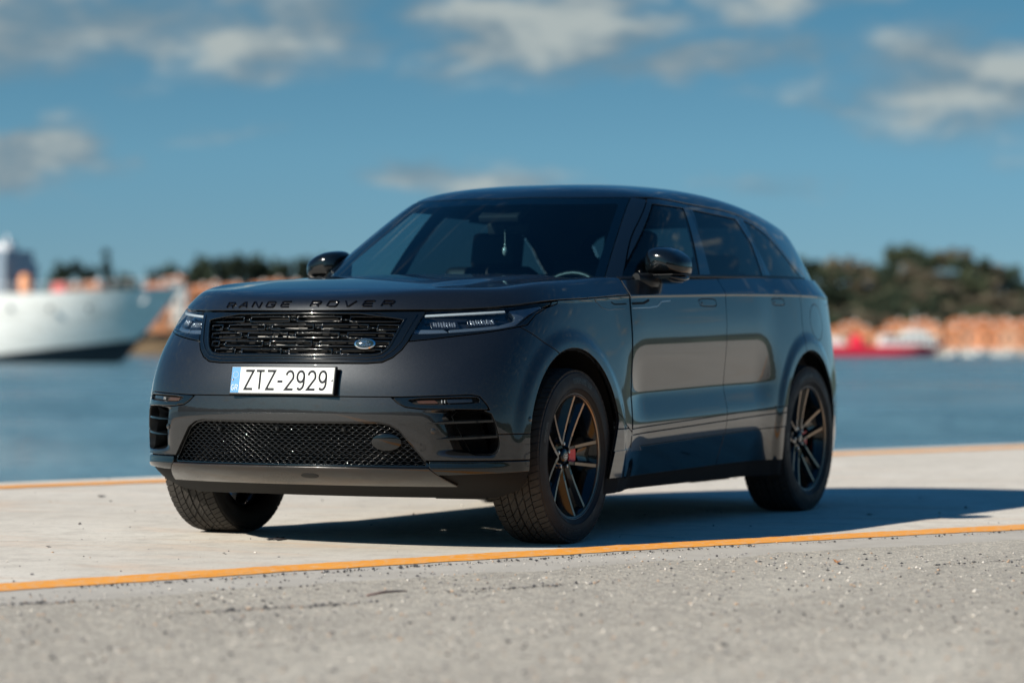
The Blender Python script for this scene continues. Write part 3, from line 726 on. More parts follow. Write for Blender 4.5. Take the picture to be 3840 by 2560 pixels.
# ---- front end: grille
gf = empty('grille', parent=car)
def front_map(off0=0.): return lambda a, b, o: on_front(a, b, o+off0)[0]
def one(name, me_or_mb, mat, parent, **kw): return me_or_mb.build(name, mat, parent, **kw)
ring = panel('grille_surround', FRONT, [pyz(GO), below(lambda P: crease(P[:, 0])-.003), neg(pyz(GI, 1))], 'gloss_black', r=.004, depth=.05, parent=gf, inset=-.001)
MAT['grille_rim'] = MAT['gloss_black']
def inner_outline(sh):
    p = [(.484-sh*.7, .986-sh), (.446-sh, .868), (.432-sh, .842+sh*.3), (.405-sh, .823+sh), (.35, .817+sh)]
    return [(-a, b) for a, b in reversed(p)][::-1] if False else p+[(-a, b) for a, b in reversed(p)]
mb = MB(); stroke_solid(mb, chaikin(inner_outline(-.004), 1), .008, front_map(.002), .004, True, .03); mb.build('bright_edge', 'gloss_black', gf, True)
mb = MB(); stroke_solid(mb, chaikin([(.52, .985), (.486, .872), (.462, .838), (.425, .808), (.36, .7985), (-.36, .7985), (-.425, .808), (-.462, .838), (-.486, .872), (-.52, .985)], 0), .005, front_map(.001), .004, False, .03); mb.build('surround_edge', 'gloss_black', gf, True)
def gmap(off0): return lambda a, b, o: on_front(a, b, o+off0)[0]
rows = [.970, .9355, .9005, .8655, .8315]
def half_w(z): return np.interp(z, [.817, .868, .986], [.405, .446, .484])-.006
def clipseg(a, b, z): h = float(half_w(z)); a = max(a, -h); b = min(b, h); return (a, b) if b-a > .022 else None
for i, z in enumerate(rows):
    pitch = .244; w_ = .205; off = -.4775 if i % 2 == 0 else -.4775-.122
    if i == 4: off = -.5
    k = 0; x = off
    while x < .5:
        s_ = clipseg(x, x+w_, z)
        if s_:
            a, b = s_; hh = .0105; mb = MB()
            stroke_solid(mb, [(a, z-hh), (b, z-hh), (b, z+hh), (a, z+hh)], .0062, gmap(-.014), .006, True, .04); mb.build('grille_frame', 'gloss_black', gf, True)
        s2 = clipseg(x+w_+.007, x+pitch-.007, z)
        if s2:
            a, b = s2; mb = MB(); stroke_solid(mb, [(a, z), (b, z)], .010, gmap(-.022), .005, False, .04); mb.build('grille_link', 'gloss_black', gf, True)
        if i < 4:
            for q in (x+.04, x+.165):
                if abs(q) < half_w(z)-.02:
                    mb = MB(); stroke_solid(mb, [(q, z-.012), (q, z-.024)], .006, gmap(-.03), .004, False); mb.build('grille_strut', 'satin_black', gf)
        x += pitch
for z in np.arange(.826, .985, .0175):
    h = float(half_w(z)); mb = MB(); stroke_solid(mb, [(-h, z), (h, z)], .0085, gmap(-.055), .004, False, .06); mb.build('grille_slat', 'matt_black', gf)
# radiator core behind: bright fins broken by dark ducts
mb = MB(); gr = random.Random(3)
for z in np.arange(.83, .985, .0175):
    x = -.40
    while x < .40:
        l = gr.uniform(.02, .09)
        if gr.random() < .34: mb.box((.685-.35*x*x, x+l/2, z+.0087), (.004, l, .0065))
        x += l
mb.build('radiator_fins', 'radiator', gf)
mb = MB(); mb.box((.64, 0, .90), (.01, .90, .22)); mb.build('radiator_core', 'matt_black', gf)
for z0, z1, h in ((.986, .815, .49),):
    mb = MB(); pts = inner_outline(-.003); n = len(pts); A = np.array(pts); f_, _ = on_front(A[:, 0], A[:, 1], -.004); b_ = f_-np.array([.10, 0, 0])
    mb.add(np.vstack([f_, b_]), [(i, (i+1) % n, n+(i+1) % n, n+i) for i in range(n)]); mb.build('grille_duct', 'matt_black', gf)
# ---- round/oval badges
def disc_on(name, y, z, ry, rz, off, th, mat, parent, fn=on_front, n=40, dome=.0):
    P, N = fn(y, z, off); P, N = P[0], Vector(N[0]); up = Vector((0, 0, 1)); a = up.cross(N).normalized(); b = N.cross(a)
    V = [Vector(P)+N*(th+dome)]
    for k in range(n):
        t_ = 2*math.pi*k/n; V.append(Vector(P)+a*ry*.86*math.cos(t_)+b*rz*.86*math.sin(t_)+N*(th+dome*.3))
    for k in range(n):
        t_ = 2*math.pi*k/n; V.append(Vector(P)+a*ry*math.cos(t_)+b*rz*math.sin(t_)+N*th*.7)
    for k in range(n):
        t_ = 2*math.pi*k/n; V.append(Vector(P)+a*ry*math.cos(t_)+b*rz*math.sin(t_)-N*.004)
    Fc = [(0, 1+k, 1+(k+1) % n) for k in range(n)]+[(1+r_*n+k, 1+r_*n+n+k, 1+r_*n+n+(k+1) % n, 1+r_*n+(k+1) % n) for r_ in range(2) for k in range(n)]
    mb = MB(); mb.add(V, Fc); return mb.build(name, mat, parent, True, .6), (Vector(P), a, b, N)
LET = {  # strokes on a unit cell, x 0..1, y 0..1
 'R': [[(0, 0), (.12, 1), (.92, 1), (1., .86), (.95, .58), (.82, .46), (.10, .46)], [(.60, .46), (.86, 0)]],
 'A': [[(0, 0), (.62, 1), (.80, 1), (1.0, 0)], [(.26, .36), (.90, .36)]],
 'N': [[(0, 0), (.12, 1), (.30, 1), (.78, 0), (.94, 0), (1.06, 1)]],
 'G': [[(1.0, .84), (.90, 1), (.24, 1), (.12, .88), (.02, .14), (.10, 0), (.78, 0), (.90, .12), (.94, .46), (.54, .46)]],
 'E': [[(1.0, 1), (.24, 1), (.12, .88), (.02, .14), (.10, 0), (.88, 0)], [(.08, .5), (.84, .5)]],
 'O': [[(.24, 1), (.94, 1), (1.03, .86), (.94, .14), (.82, 0), (.10, 0), (.02, .14), (.12, .88)]],
 'V': [[(0, 1), (.30, 0), (.46, 0), (1.04, 1)]],
 'L': [[(.1, 1), (0, 0), (.8, 0)]], 'D': [[(0, 0), (.1, 1), (.75, 1), (.95, .8), (.85, .2), (.7, 0), (0, 0)]], '-': [[(.1, .5), (.8, .5)]],
}
bl = empty('bonnet_lettering', parent=car)
txt = 'RANGE ROVER'; y0, y1 = -.388, .418; nL = len(txt); adv = (y1-y0-.046)/(nL-1-.12)
pos = y0
for i, ch in enumerate(txt):
    if ch == ' ': pos += adv*.88; continue
    mb = MB(); zb = 1.0135+(.0145 if False else 0)
    for st in LET[ch]:
        pts = [(pos+a*.046, 1.0155+(pos+.39)*.0075+b*.0215) for a, b in st]
        stroke_solid(mb, pts, .0062, lambda a, b, o: on_front(a, b, o)[0], .0055, ch == 'O', .015)
    mb.build('letter', 'badge_black', bl, True, .9); pos += adv
# oval badge on the grille
bd, fr_ = disc_on('badge', .338, .863, .046, .0235, -.006, .010, 'chrome', car)
bf, fr_ = disc_on('badge_face', .338, .863, .0415, .0200, -.004, .0095, 'badge_green', bd, dome=.002)
def flat_map(fr, off): P, a, b, N = fr; return lambda u, v, o: np.array([tuple(P+a*float(x)+b*float(y)+N*(o+off)) for x, y in zip(np.atleast_1d(u), np.atleast_1d(v))])
mb = MB()
for word, u0, v0, hw in (('LAND-', -.026, .0020, .0088), ('ROVER', -.0205, -.0110, .0088)):
    u = u0
    for ch in word:
        for st in LET[ch]: stroke_solid(mb, [(u+a*hw*.8, v0+b*.0090) for a, b in st], .0019, flat_map(fr_, .0105), .001, False, .05)
        u += hw*1.12
mb.build('badge_letters', 'chrome', bd)

# ---- number plate
pl = empty('number_plate', parent=car)
pc, pn = on_front(-.012, .7055, .012); pc = Vector(pc[0]); tl_ = math.atan(.20); N_ = Vector((math.cos(tl_), 0, math.sin(tl_))); A_ = Vector((0, 1, 0)); B_ = N_.cross(A_)
B_ = Vector((-math.sin(tl_), 0, math.cos(tl_)))
A_ = A_*.968
pfr = (pc, A_, B_, N_); pm = flat_map(pfr, 0.)
def plate_quad(name, u0, u1, v0, v1, z0, z1, mat, bev=.003):
    mb = MB(); V = []
    for zz_, ins in ((z0, 0), (z1-bev*.4, 0), (z1, bev)):
        V += [tuple(pc+A_*u+B_*v+N_*zz_) for u, v in ((u0+ins, v0+ins), (u1-ins, v0+ins), (u1-ins, v1-ins), (u0+ins, v1-ins))]
    Fc = [(8, 9, 10, 11)]+[(r_*4+k, r_*4+(k+1) % 4, r_*4+4+(k+1) % 4, r_*4+4+k) for r_ in range(2) for k in range(4)]
    mb.add(V, Fc); return mb.build(name, mat, pl)
plate_quad('plate_frame', -.264, .264, -.062, .060, -.012, .002, 'satin_black')
plate_quad('plate_face', -.258, .258, -.0555, .0555, .000, .004, 'plate_white')
plate_quad('plate_band', -.257, -.214, -.0545, .0545, .002, .0046, 'plate_blue', .001)
def arc(cx, cy, rx, ry, a0, a1, n=9): return [(cx+rx*math.cos(math.radians(a0+(a1-a0)*i/n)), cy+ry*math.sin(math.radians(a0+(a1-a0)*i/n))) for i in range(n+1)]
GL = {'Z': [[(.02, 1), (.98, 1), (.02, 0), (1, 0)]], 'T': [[(0, 1), (1, 1)], [(.5, 1), (.5, 0)]],
      '2': [arc(.5, .70, .46, .30, 165, -22, 10)+[(.04, .0), (1., .0)]], '9': [arc(.5, .70, .44, .30, 0, 360, 16), [(.94, .70)]+arc(.48, .34, .46, .34, 15, -130, 9)],
      '-': [[(0, .43), (1, .43)]], 'G': [arc(.5, .5, .46, .5, 50, 320, 12)+[(.92, .42), (.55, .42)]], 'R': [[(.06, 0), (.06, 1), (.6, 1), (.9, .88), (.9, .62), (.6, .5), (.06, .5)], [(.5, .5), (.95, 0)]]}
def plate_text(txt_, u0, h, v0, cw, gap, sw, mat, name):
    u = u0
    for ch in txt_:
        wd = cw*(.62 if ch == '-' else 1.); mb = MB()
        for st in GL[ch]: stroke_solid(mb, [(u+a*wd, v0+b*h) for a, b in st], sw, pm, .0062, False, .008)
        mb.build(name, mat, pl); u += wd+gap
plate_text('ZTZ-2929', -.186, .078, -.039, .0395, .0155, .0116, 'plate_ink', 'plate_letter')
plate_text('GR', -.2525, .0225, -.044, .0140, .0045, .0036, 'plate_white', 'country_letter')
mb = MB()
for k in range(12):
    a = 2*math.pi*k/12; mb.lathe([(0, 0)], 3) if False else mb.box(tuple(pc+A_*(-.2355+.0135*math.cos(a))+B_*(.022+.0135*math.sin(a))+N_*.005), (.001, .003, .003))
mb.build('star_ring', 'star_gold', pl)
mb = MB(); stroke_solid(mb, arc(-.003, .036, .0135, .0135, 0, 360, 20), .0016, pm, .0050, False); stroke_solid(mb, arc(-.003, .035, .006, .007, 200, 520, 10), .0022, pm, .0050); stroke_solid(mb, [(-.008, .028), (-.002, .034), (.004, .043)], .0018, pm, .005); mb.build('plate_emblem', 'plate_mark', pl)
for u in (-.248, .250):
    mb = MB(); mb.lathe([(0, .004), (.004, .003), (.005, 0)], 10, 'X', c=tuple(pc+A_*u+B_*.0+N_*.004)); mb.build('plate_screw', 'silver', pl, True)

# ---- lower grille mesh, sensors, oval cover
lg = empty('lower_grille', parent=car)
panel('grille_bezel', FRONT, [grow(pyz(LG), .001), neg(grow(pyz(LG), -.007)), lambda P: P[:, 2]-.352], 'gloss_black', parent=lg, inset=.012, depth=.05, gap=0.)
def lg_half(z): return np.interp(z, [.352, .362, .505, .528, .5365], [.632, .625, .515, .475, .43])-.004
ROWH, CW = .0118, .0335; V = []; Fc = []
def wire(pts, w_=.0024, d=.010):
    A = np.array(pts); P, N = on_front(A[:, 0], A[:, 1], -.020); o = len(V)
    up = np.array([0, 0, 1.])
    for p, n_ in zip(P, N):
        b_ = up-n_*(up @ n_)
        V.extend([p+b_*w_*.5, p-b_*w_*.5, p-b_*w_*.5-n_*d, p+b_*w_*.5-n_*d])
    for i in range(len(P)-1):
        a = o+4*i; b = a+4
        for k in range(4): Fc.append((a+k, a+(k+1) % 4, b+(k+1) % 4, b+k))
r_i = 0; z = .360
while z < .530:
    h = float(lg_half(z)); ph = (r_i % 2)
    xs = np.arange(math.floor(-h/(CW/4))*CW/4, h, CW/4); pts = []
    for q in xs:
        if abs(q) > h: continue
        k = int(round(q/(CW/4)))+2*ph; m4 = k % 4
        pts.append((q, z+(ROWH*.50 if m4 in (0, 1) else 0)))
    if len(pts) > 3: wire(pts)
    r_i += 1; z += ROWH*.5*2*.98/1.0*.5*2*.5*2/2*1.0 if False else ROWH*.5+ROWH*.0+.0059
me = mesh_from('mesh_net', np.array(V), Fc, None, 'gloss_black', True); tag(obj('mesh_net', me, lg), kind='stuff')
mb = MB(); ys = np.linspace(-.62, .62, 25); V2 = []
for y in ys:
    p, n_ = on_front(y, .44, -.09); V2 += [(p[0][0], y, .34), (p[0][0], y, .56)]
mb.add(V2, [(2*i, 2*i+1, 2*i+3, 2*i+2) for i in range(24)]); mb.build('grille_backing', 'matt_black', lg)
disc_on('tow_eye_cover', .10, .308, .042, .016, .0005, .001, 'satin_black', car, n=28)
disc_on('oval_cover', .455, .452, .064, .036, -.016, .006, 'gloss_black', lg, dome=.004)
for y, z in ((-.345, .497), (-.045, .503), (.27, .503)):
    s_, _ = disc_on('sensor', y, z, .0105, .0105, -.018, .008, 'satin_black', lg, n=16); disc_on('sensor_eye', y, z, .006, .006, -.013, .0075, 'gloss_black', s_, n=12)
for (th, z) in ((44.1, .502), (70.6, .548)):
    for sg in (1, -1):
        s_, _ = disc_on('parking_sensor', th, z, .0115, .0115, .0, .0014, 'paint', car, fn=on_fan, n=18, dome=.001)
        if sg < 0:
            c = mirrored(s_); bpy.data.objects.remove(s_)

# ---- bumper corners: marker lamp bezel, vents and blades
for sg in (1, -1):
    vt = empty('bumper_vent', parent=car)
    def side_of(o):
        if sg < 0:
            c = mirrored(o, vt); bpy.data.objects.remove(o); return c
        return o
    LAMP = [(37.6, .633), (54.4, .641), (55.3, .632), (55.0, .618), (40.2, .610)]
    side_of(panel('vent_bezel', FRONT, [ptz(BEZ), left, neg(ptz(LAMP, 1))], 'gloss_black', parent=vt, depth=.03, inset=-.001, r=.002))
    mb = MB(); pts = [(math.radians(a), z) for a, z in LAMP]
    mb2 = panel('lamp_recess', FRONT, [grow(ptz(LAMP), .004), left], 'gloss_black', parent=vt, inset=.016, gap=0., r=.001, depth=.002); side_of(mb2)
    side_of(panel('marker_lens', FRONT, [ptz([(39.0, .628), (44.5, .631), (45.6, .617), (41., .615)], 0), left], 'amber', parent=vt, inset=.010, gap=0., r=.001))
    side_of(panel('marker_lens', FRONT, [ptz([(47.2, .634), (53.6, .637), (53.8, .622), (47.6, .618)], 0), left], 'lamp_dark', parent=vt, inset=.008, gap=0., r=.001))
    mb = MB()
    for th in (46.2, 46.9):
        p, n_ = on_fan(th, .625, -.006); mb.box(tuple(p[0]), (.004, .004, .012))
    side_of(mb.build('marker_bulb', 'silver', vt))
    side_of(panel('vent_back', FRONT, [grow(ptz(VENT), .01), left], 'matt_black', parent=vt, inset=.075, gap=0., r=.001, depth=.001))
    # duct walls
    vp = chaikin([(math.radians(a)*RTH, z) for a, z in VENT], 1); A = np.array(vp); th = np.degrees(A[:, 0]/RTH); n = len(vp)
    f_, nf = on_fan(th, A[:, 1], -.004); b_ = f_-nf*.075
    mb = MB(); mb.add(np.vstack([f_, b_]), [(i, (i+1) % n, n+(i+1) % n, n+i) for i in range(n)]); side_of(mb.build('vent_duct', 'satin_black', vt, True))
    for (t0, z0, t1, z1, hh) in ((42.4, .535, 59.2, .545, .012), (44.9, .468, 60.3, .480, .012)):
        mb = MB(); V3 = []; K = 16
        for i in range(K+1):
            q = i/K; th = t0+(t1-t0)*q; z = z0+(z1-z0)*q; h_ = hh*min(1., .15+q*3.); off = .004*math.sin(min(1, q*2)*math.pi/2)-.010*q
            pf, nn = on_fan(th, z, off); pf = pf[0]; nn = nn[0]
            V3 += [tuple(pf+np.array([0, 0, h_*.55])-nn*.012), tuple(pf+np.array([0, 0, h_*.15])), tuple(pf-np.array([0, 0, h_*.5])), tuple(pf-np.array([0, 0, h_*.6])-nn*.06), tuple(pf+np.array([0, 0, h_*.5])-nn*.06)]
        Fc = [(5*i+k, 5*i+(k+1) % 5, 5*i+5+(k+1) % 5, 5*i+5+k) for i in range(K) for k in range(5)]+[(0, 1, 2, 3, 4)]
        mb.add(V3, Fc); side_of(mb.build('vent_blade', 'gloss_black', vt, True, .5))

# ---- headlamps
for sg in (1, -1):
    hl = empty('headlamp', parent=car)
    def side_of(o):
        if sg < 0:
            c = mirrored(o, hl); bpy.data.objects.remove(o); return c
        return o
    hb = [below(lambda P: crease(P[:, 0])-.0035), left]
    side_of(panel('lamp_surround', FRONT, [ptz(HLB), neg(ptz(HL, 1)), neg(pyz(GO))]+hb, 'gloss_black', parent=hl, depth=.03, inset=.0))
    side_of(panel('lens', FRONT, [ptz(HL, 1), neg(pyz(GO))]+hb, 'lens_glass', parent=hl, depth=.008, gap=.0012, r=.003))
    side_of(panel('lamp_bowl', FRONT, [grow(ptz(HL), .006)]+[lambda P: crease(P[:, 0])+.0-P[:, 2], left], 'lamp_dark', parent=hl, inset=.045, gap=0., r=.001, depth=.001))
    side_of(panel('lamp_floor', FRONT, [ptz([(38.5, .905), (40.5, .930), (49.5, .932), (50.8, .918), (47., .908)]), left], 'lamp_guide', parent=hl, inset=.018, gap=0., r=.003, depth=.02))
    side_of(panel('lamp_floor', FRONT, [ptz([(50.6, .932), (66., .952), (73.5, .975), (80.5, 1.012), (78.5, .998), (71.5, .946), (62., .928), (51., .914)]), left], 'lamp_guide', parent=hl, inset=.020, gap=0., r=.003, depth=.02))
    for (t0, z0, t1, z1) in ((44.6, .983, 69.0, 1.003),):
        mb = MB(); stroke_solid(mb, [(t0+(t1-t0)*k/8, z0+(z1-z0)*k/8) for k in range(9)], .0095, lambda a_, b2, o_: on_fan(a_, b2, o_-.010)[0], .004, False, 50.); side_of(mb.build('daylight_strip', 'plate_mark', hl))
    side_of(panel('lamp_tail', FRONT, [ptz([(71., 1.014), (88., 1.036), (83.5, 1.017), (78., .995), (73., .962), (70.2, .950), (72.5, .985)]), left], 'lamp_guide', parent=hl, inset=.022, gap=0., r=.002, depth=.02))
    for (a0, a1, z0, z1) in ((46.6, 53.6, .944, .968), (57.8, 65.2, .956, .980)):
        side_of(panel('projector_frame', FRONT, [ptz([(a0-.7, z0-.005), (a1+.7, z0-.001), (a1+.7, z1+.007), (a0-.7, z1+.003)]), left], 'lamp_dark', parent=hl, inset=.030, gap=0., r=.002, depth=.02))
        n = 9
        for k in range(n):
            q0 = a0+(a1-a0)*(k+.10)/n; q1 = a0+(a1-a0)*(k+.85)/n; dz_ = .004*(k/n)
            side_of(panel('projector_cell', FRONT, [ptz([(q0, z0+dz_), (q1, z0+dz_), (q1, z1+dz_), (q0, z1+dz_)]), left], 'lamp_clear', parent=hl, inset=.026+.003*(k % 2), gap=0., r=.001, depth=.006))

# ---- wing / door side vent strip
mb = MB(); stroke_solid(mb, [(-.277, 1.060), (-.345, 1.026), (-.40, 1.020), (-.575, 1.0255)], .0045, lambda a, b, o: on_side(a, b, o, F)[0], .0012, False, .02); o = mb.build('vent_line', 'gloss_black', car); mirrored(o)
mb = MB(); stroke_solid(mb, [(-.650, 1.0285), (-.84, 1.034), (-.93, 1.041), (-.985, 1.063), (-1.09, 1.069)], .0045, lambda a, b, o: on_side(a, b, o)[0], .0012, False, .02); o = mb.build('vent_line', 'silver', car); mirrored(o)
mb = MB(); stroke_solid(mb, [(-.45, 1.052), (-.48, 1.043), (-.60, 1.047)], .006, lambda a, b, o: on_side(a, b, o, F)[0], .0015, False, .02); o = mb.build('vent_slot', 'matt_black', car); mirrored(o)
mb = MB(); stroke_solid(mb, [(-.655, 1.049), (-.78, 1.053), (-.845, 1.068)], .011, lambda a, b, o: on_side(a, b, o)[0], .002, False, .02); o = mb.build('vent_slot', 'matt_black', car); mirrored(o)

# ---- door mirrors
def mirror_unit(sg):
    mr = empty('door_mirror', parent=car)
    def loft(secs, name, mat, n=24, ex=2.6):
        V = []
        for (x, cy, cz, hy, hz) in secs:
            for k in range(n):
                a = 2*math.pi*k/n; c, s_ = math.cos(a), math.sin(a)
                V.append((x, sg*(cy+hy*math.copysign(abs(c)**(2/ex), c)), cz+hz*math.copysign(abs(s_)**(2/ex), s_)))
        m_ = len(secs); Fc = [(i*n+k, i*n+(k+1) % n, (i+1)*n+(k+1) % n, (i+1)*n+k) for i in range(m_-1) for k in range(n)]+[tuple(range(n)), tuple(range((m_-1)*n, m_*n))]
        mb = MB(); mb.add(V, Fc); return mb.build(name, mat, mr, True, .9)
    # shell shaped by a profile: tall inboard, dropping outboard, flat base
    def cap_pts(u, z_low, scale):
        """outline of the cap in (y, z) for a section scaled about its centre"""
        cy, cz = .915, 1.247
        P = [(-.118, -.060), (-.125, .0), (-.117, .052), (-.095, .076), (-.055, .083), (.0, .078), (.05, .060), (.095, .030), (.112, .005), (.114, -.030), (.108, -.062), (.06, -.066), (-.06, -.066)]
        P = [(q[0]*.87, q[1]*.92) for q in chaikin(P, 2)]
        return [(cy+q[0]*scale+(1-scale)*.0, cz+max(q[1]*scale, z_low)) for q in P]
    secs = [(-1.125, 1.0), (-1.105, 1.015), (-1.07, .985), (-1.035, .93), (-1.005, .82), (-.985, .62), (-.976, .32)]
    V = []; n = None
    for x, s_ in secs:
        P = cap_pts(0, -1, s_); n = len(P); V += [(x, sg*a, b) for a, b in P]
    Fc = [(i*n+k, i*n+(k+1) % n, (i+1)*n+(k+1) % n, (i+1)*n+k) for i in range(len(secs)-1) for k in range(n)]+[tuple(range((len(secs)-1)*n, len(secs)*n)), tuple(range(n))]
    mb = MB(); mb.add(V, Fc); mb.build('mirror_cap', 'gloss_black', mr, True, .9)
    loft([(-1.12, .915, 1.174, .088, .016), (-1.07, .915, 1.168, .090, .022), (-1.02, .912, 1.172, .082, .018), (-.985, .908, 1.178, .06, .010)], 'mirror_base', 'gloss_black')
    mb = MB()
    for zz_, hh in ((1.187, .0022),):
        P = [q for q in cap_pts(0, -1, 1.0)]
        a0 = [(x, sg*(.915+sy*s_*.098), zz_+.002) for x, s_ in secs[1:6] for sy in (1,)]
        mb.tube(a0+[(-.982, sg*.915, zz_)]+[(x, sg*(.915-s_*.106), zz_) for x, s_ in reversed(secs[1:6])], .0028, 6)
    mb.build('mirror_seam', 'satin_black', mr)
    mb = MB(); V = [(-1.128, sg*(.915+a*.85), 1.24+b*.9) for a, b in ((-.105, -.045), (.10, -.045), (.10, .0), (.04, .055), (-.06, .065), (-.105, .04))]; mb.add(V, [tuple(range(6))]); mb.build('mirror_glass', 'chrome', mr)
    loft([(-1.10, .85, 1.172, .05, .012), (-1.05, .855, 1.172, .06, .017), (-1.0, .857, 1.174, .055, .014), (-.98, .86, 1.176, .04, .008)], 'mirror_arm', 'gloss_black')
    loft([(-1.10, .845, 1.165, .02, .030), (-1.02, .862, 1.150, .030, .045), (-.94, .862, 1.150, .030, .045), (-.86, .845, 1.168, .02, .025)], 'mirror_foot', 'satin_black', ex=2.)
    return mr
mirror_unit(1); mirror_unit(-1)

# ---- wheels
RT_, RW = .3815, .1275
def build_wheel(front=True):
    wh = empty('wheel', parent=car)
    prof = [(.262, -.100), (.268, -.112), (.285, -.121), (.310, -.1275), (.335, -.1255), (.355, -.121), (.366, -.116), (.3725, -.108), (.3745, -.07), (.375, 0), (.3745, .07), (.3725, .108), (.366, .116),
            (.3600, .1195), (.3592, .1212), (.3555, .1216), (.3545, .1203), (.335, .1250), (.310, .1275), (.2985, .1262), (.2975, .1275), (.2945, .1275), (.2935, .1255), (.285, .121), (.268, .112), (.262, .100)]
    mb = MB(); mb.lathe(prof, 96, 'Y'); ty = mb.build('tyre', 'rubber', wh, True, .7)
    # tread blocks
    V = []; Fc = []
    def block(a0, a1, y0, y1, r0, r1, sk):
        """one tread block between angles a0..a1 and y0..y1; sk skews it along y"""
        o = len(V); K = 2
        for base in (0, 1):
            for i in range(K+1):
                for (y, r, s_) in ((y0, r0, 0.), (y1, r1, sk)):
                    a = a0+(a1-a0)*i/K+s_; rr = r if base == 0 else r-.0095
                    V.append((rr*math.cos(a), y, rr*math.sin(a)))
        m_ = 2*(K+1)
        for i in range(K): Fc.append((o+2*i, o+2*i+1, o+2*i+3, o+2*i+2))
        for i in range(K): Fc.extend([(o+2*i, o+2*i+2, o+m_+2*i+2, o+m_+2*i), (o+2*i+1, o+m_+2*i+1, o+m_+2*i+3, o+2*i+3)])
        Fc.extend([(o, o+m_, o+m_+1, o+1), (o+2*K, o+2*K+1, o+m_+2*K+1, o+m_+2*K)])
    for (y0, y1, r0, r1, n, sk, fill) in ((.0755, .117, .3812, .3735, 76, .035, .84), (-.117, -.0755, .3735, .3812, 76, .035, .84), (.040, .0700, .3815, .3812, 76, .055, .86), (-.0700, -.040, .3812, .3815, 76, .055, .86),
                                          (.0045, .034, .3815, .3815, 46, .10, .86), (-.034, -.0045, .3815, .3815, 46, .10, .86)):
        for k in range(n):
            a = 2*math.pi*(k+rng.uniform(-.05, .05))/n; block(a, a+2*math.pi*fill/n, y0, y1, r0, r1, sk)
    me = mesh_from('tread_blocks', np.array(V), Fc, None, 'tread', False); tag(obj('tread_blocks', me, wh), kind='stuff')
    # embossed marking on the sidewall
    mb = MB()
    def arc_text(txt_, a_mid, r0, h, cw, flip=False):
        a = a_mid+len(txt_)*cw/2/r0
        for ch in txt_:
            G2 = LET.get(ch) or GL.get(ch) or {'5': [[(1, 1), (.1, 1), (.05, .55), (.7, .6), (1, .4), (.9, .05), (.1, 0)]], '0': [[(.2, 0), (0, .3), (0, .7), (.2, 1), (.8, 1), (1, .7), (1, .3), (.8, 0), (.2, 0)]], '/': [[(0, 0), (1, 1)]], 'S': [[(1, .9), (.6, 1), (.1, .85), (.15, .55), (.85, .45), (.95, .15), (.4, 0), (0, .1)]], 'U': [[(0, 1), (.05, .15), (.5, 0), (.95, .15), (1, 1)]]}.get(ch)
            if G2:
                for st in G2:
                    pts = [(a-u*cw*.75/r0, r0+v*h) for u, v in st]
                    Lp, Rp = ribbon([(q*r0, r) for q, r in pts], .0032); n = len(Lp); PP = [(p[0]/r0, p[1]) for p in Lp+Rp]
                    ysr = np.interp([p[1] for p in PP], [.262, .268, .285, .310, .335, .355], [.100, .112, .121, .1275, .1250, .121])+.0012
                    VV = [(r*math.cos(q), y, r*math.sin(q)) for (q, r), y in zip(PP, ysr)]
                    mb.add(VV, [(i, i+1, n+i+1, n+i) for i in range(n-1)])
            a -= cw/r0
    arc_text('SUV 255/50R20', math.radians(100), .318, .020, .0145); arc_text('SUV 255/50R20', math.radians(280), .318, .020, .0145); arc_text('255/50R20', math.radians(20), .325, .012, .010)
    mb.build('tyre_marking', 'sidewall_print', wh)
    # rim barrel, lip
    mb = MB(); mb.lathe([(.262, -.105), (.256, -.112), (.248, -.100), (.242, -.06), (.235, .0), (.240, .06), (.258, .098), (.267, .108)], 72, 'Y'); mb.build('rim', 'rim_black', wh, True, .7)
    mb = MB(); mb.lathe([(.266, .106), (.268, .1125), (.2725, .1150), (.2765, .1135), (.278, .106)], 96, 'Y'); mb.build('rim_edge', 'rim_black', wh, True)
    mb = MB(); mb.lathe([(.2612, .0985), (.2620, .1085), (.2675, .1120), (.2685, .1050)], 96, 'Y'); mb.build('rim_lip', 'machined', wh, True, .6)
    # ten spokes in five pairs
    for p_ in range(5):
        c0 = math.radians(90+17.5+72*p_)
        for sgn in (-1, 1):
            a_in, a_out = c0+sgn*math.radians(34), c0+sgn*math.radians(11.6)
            pin = np.array([math.cos(a_in), math.sin(a_in)])*.056; pout = np.array([math.cos(a_out), math.sin(a_out)])*.262
            d = pout-pin; L = np.linalg.norm(d); d /= L; nrm = np.array([-d[1], d[0]])
            V = []; K = 8; FV = []
            for i in range(K+1):
                q = i/K; c = pin+d*L*q; y = .066+.036*(q**1.5); wt = .0066+.0014*q; wb_ = .022+.014*(1-q)+.008*q*q; dep = .045+.018*(1-q)
                for (o_, yy) in ((wt, y), (-wt, y), (-wb_, y-dep), (wb_, y-dep)): pp = c+nrm*o_; V.append((pp[0], yy, pp[1]))
                for o_ in (wt-.0008, -wt+.0008): pp = c+nrm*o_; FV.append((pp[0], y+.0007, pp[1]))
            Fc = [(4*i+k, 4*i+(k+1) % 4, 4*i+4+(k+1) % 4, 4*i+4+k) for i in range(K) for k in range(4)]+[(0, 1, 2, 3), (4*K, 4*K+1, 4*K+2, 4*K+3)]
            mb = MB(); mb.add(V, Fc); mb.build('spoke', 'rim_black', wh, True, .6)
            mb = MB(); mb.add(FV[4:], [(2*i, 2*i+1, 2*i+3, 2*i+2) for i in range(K-2)]); mb.build('spoke_face', 'machined', wh)
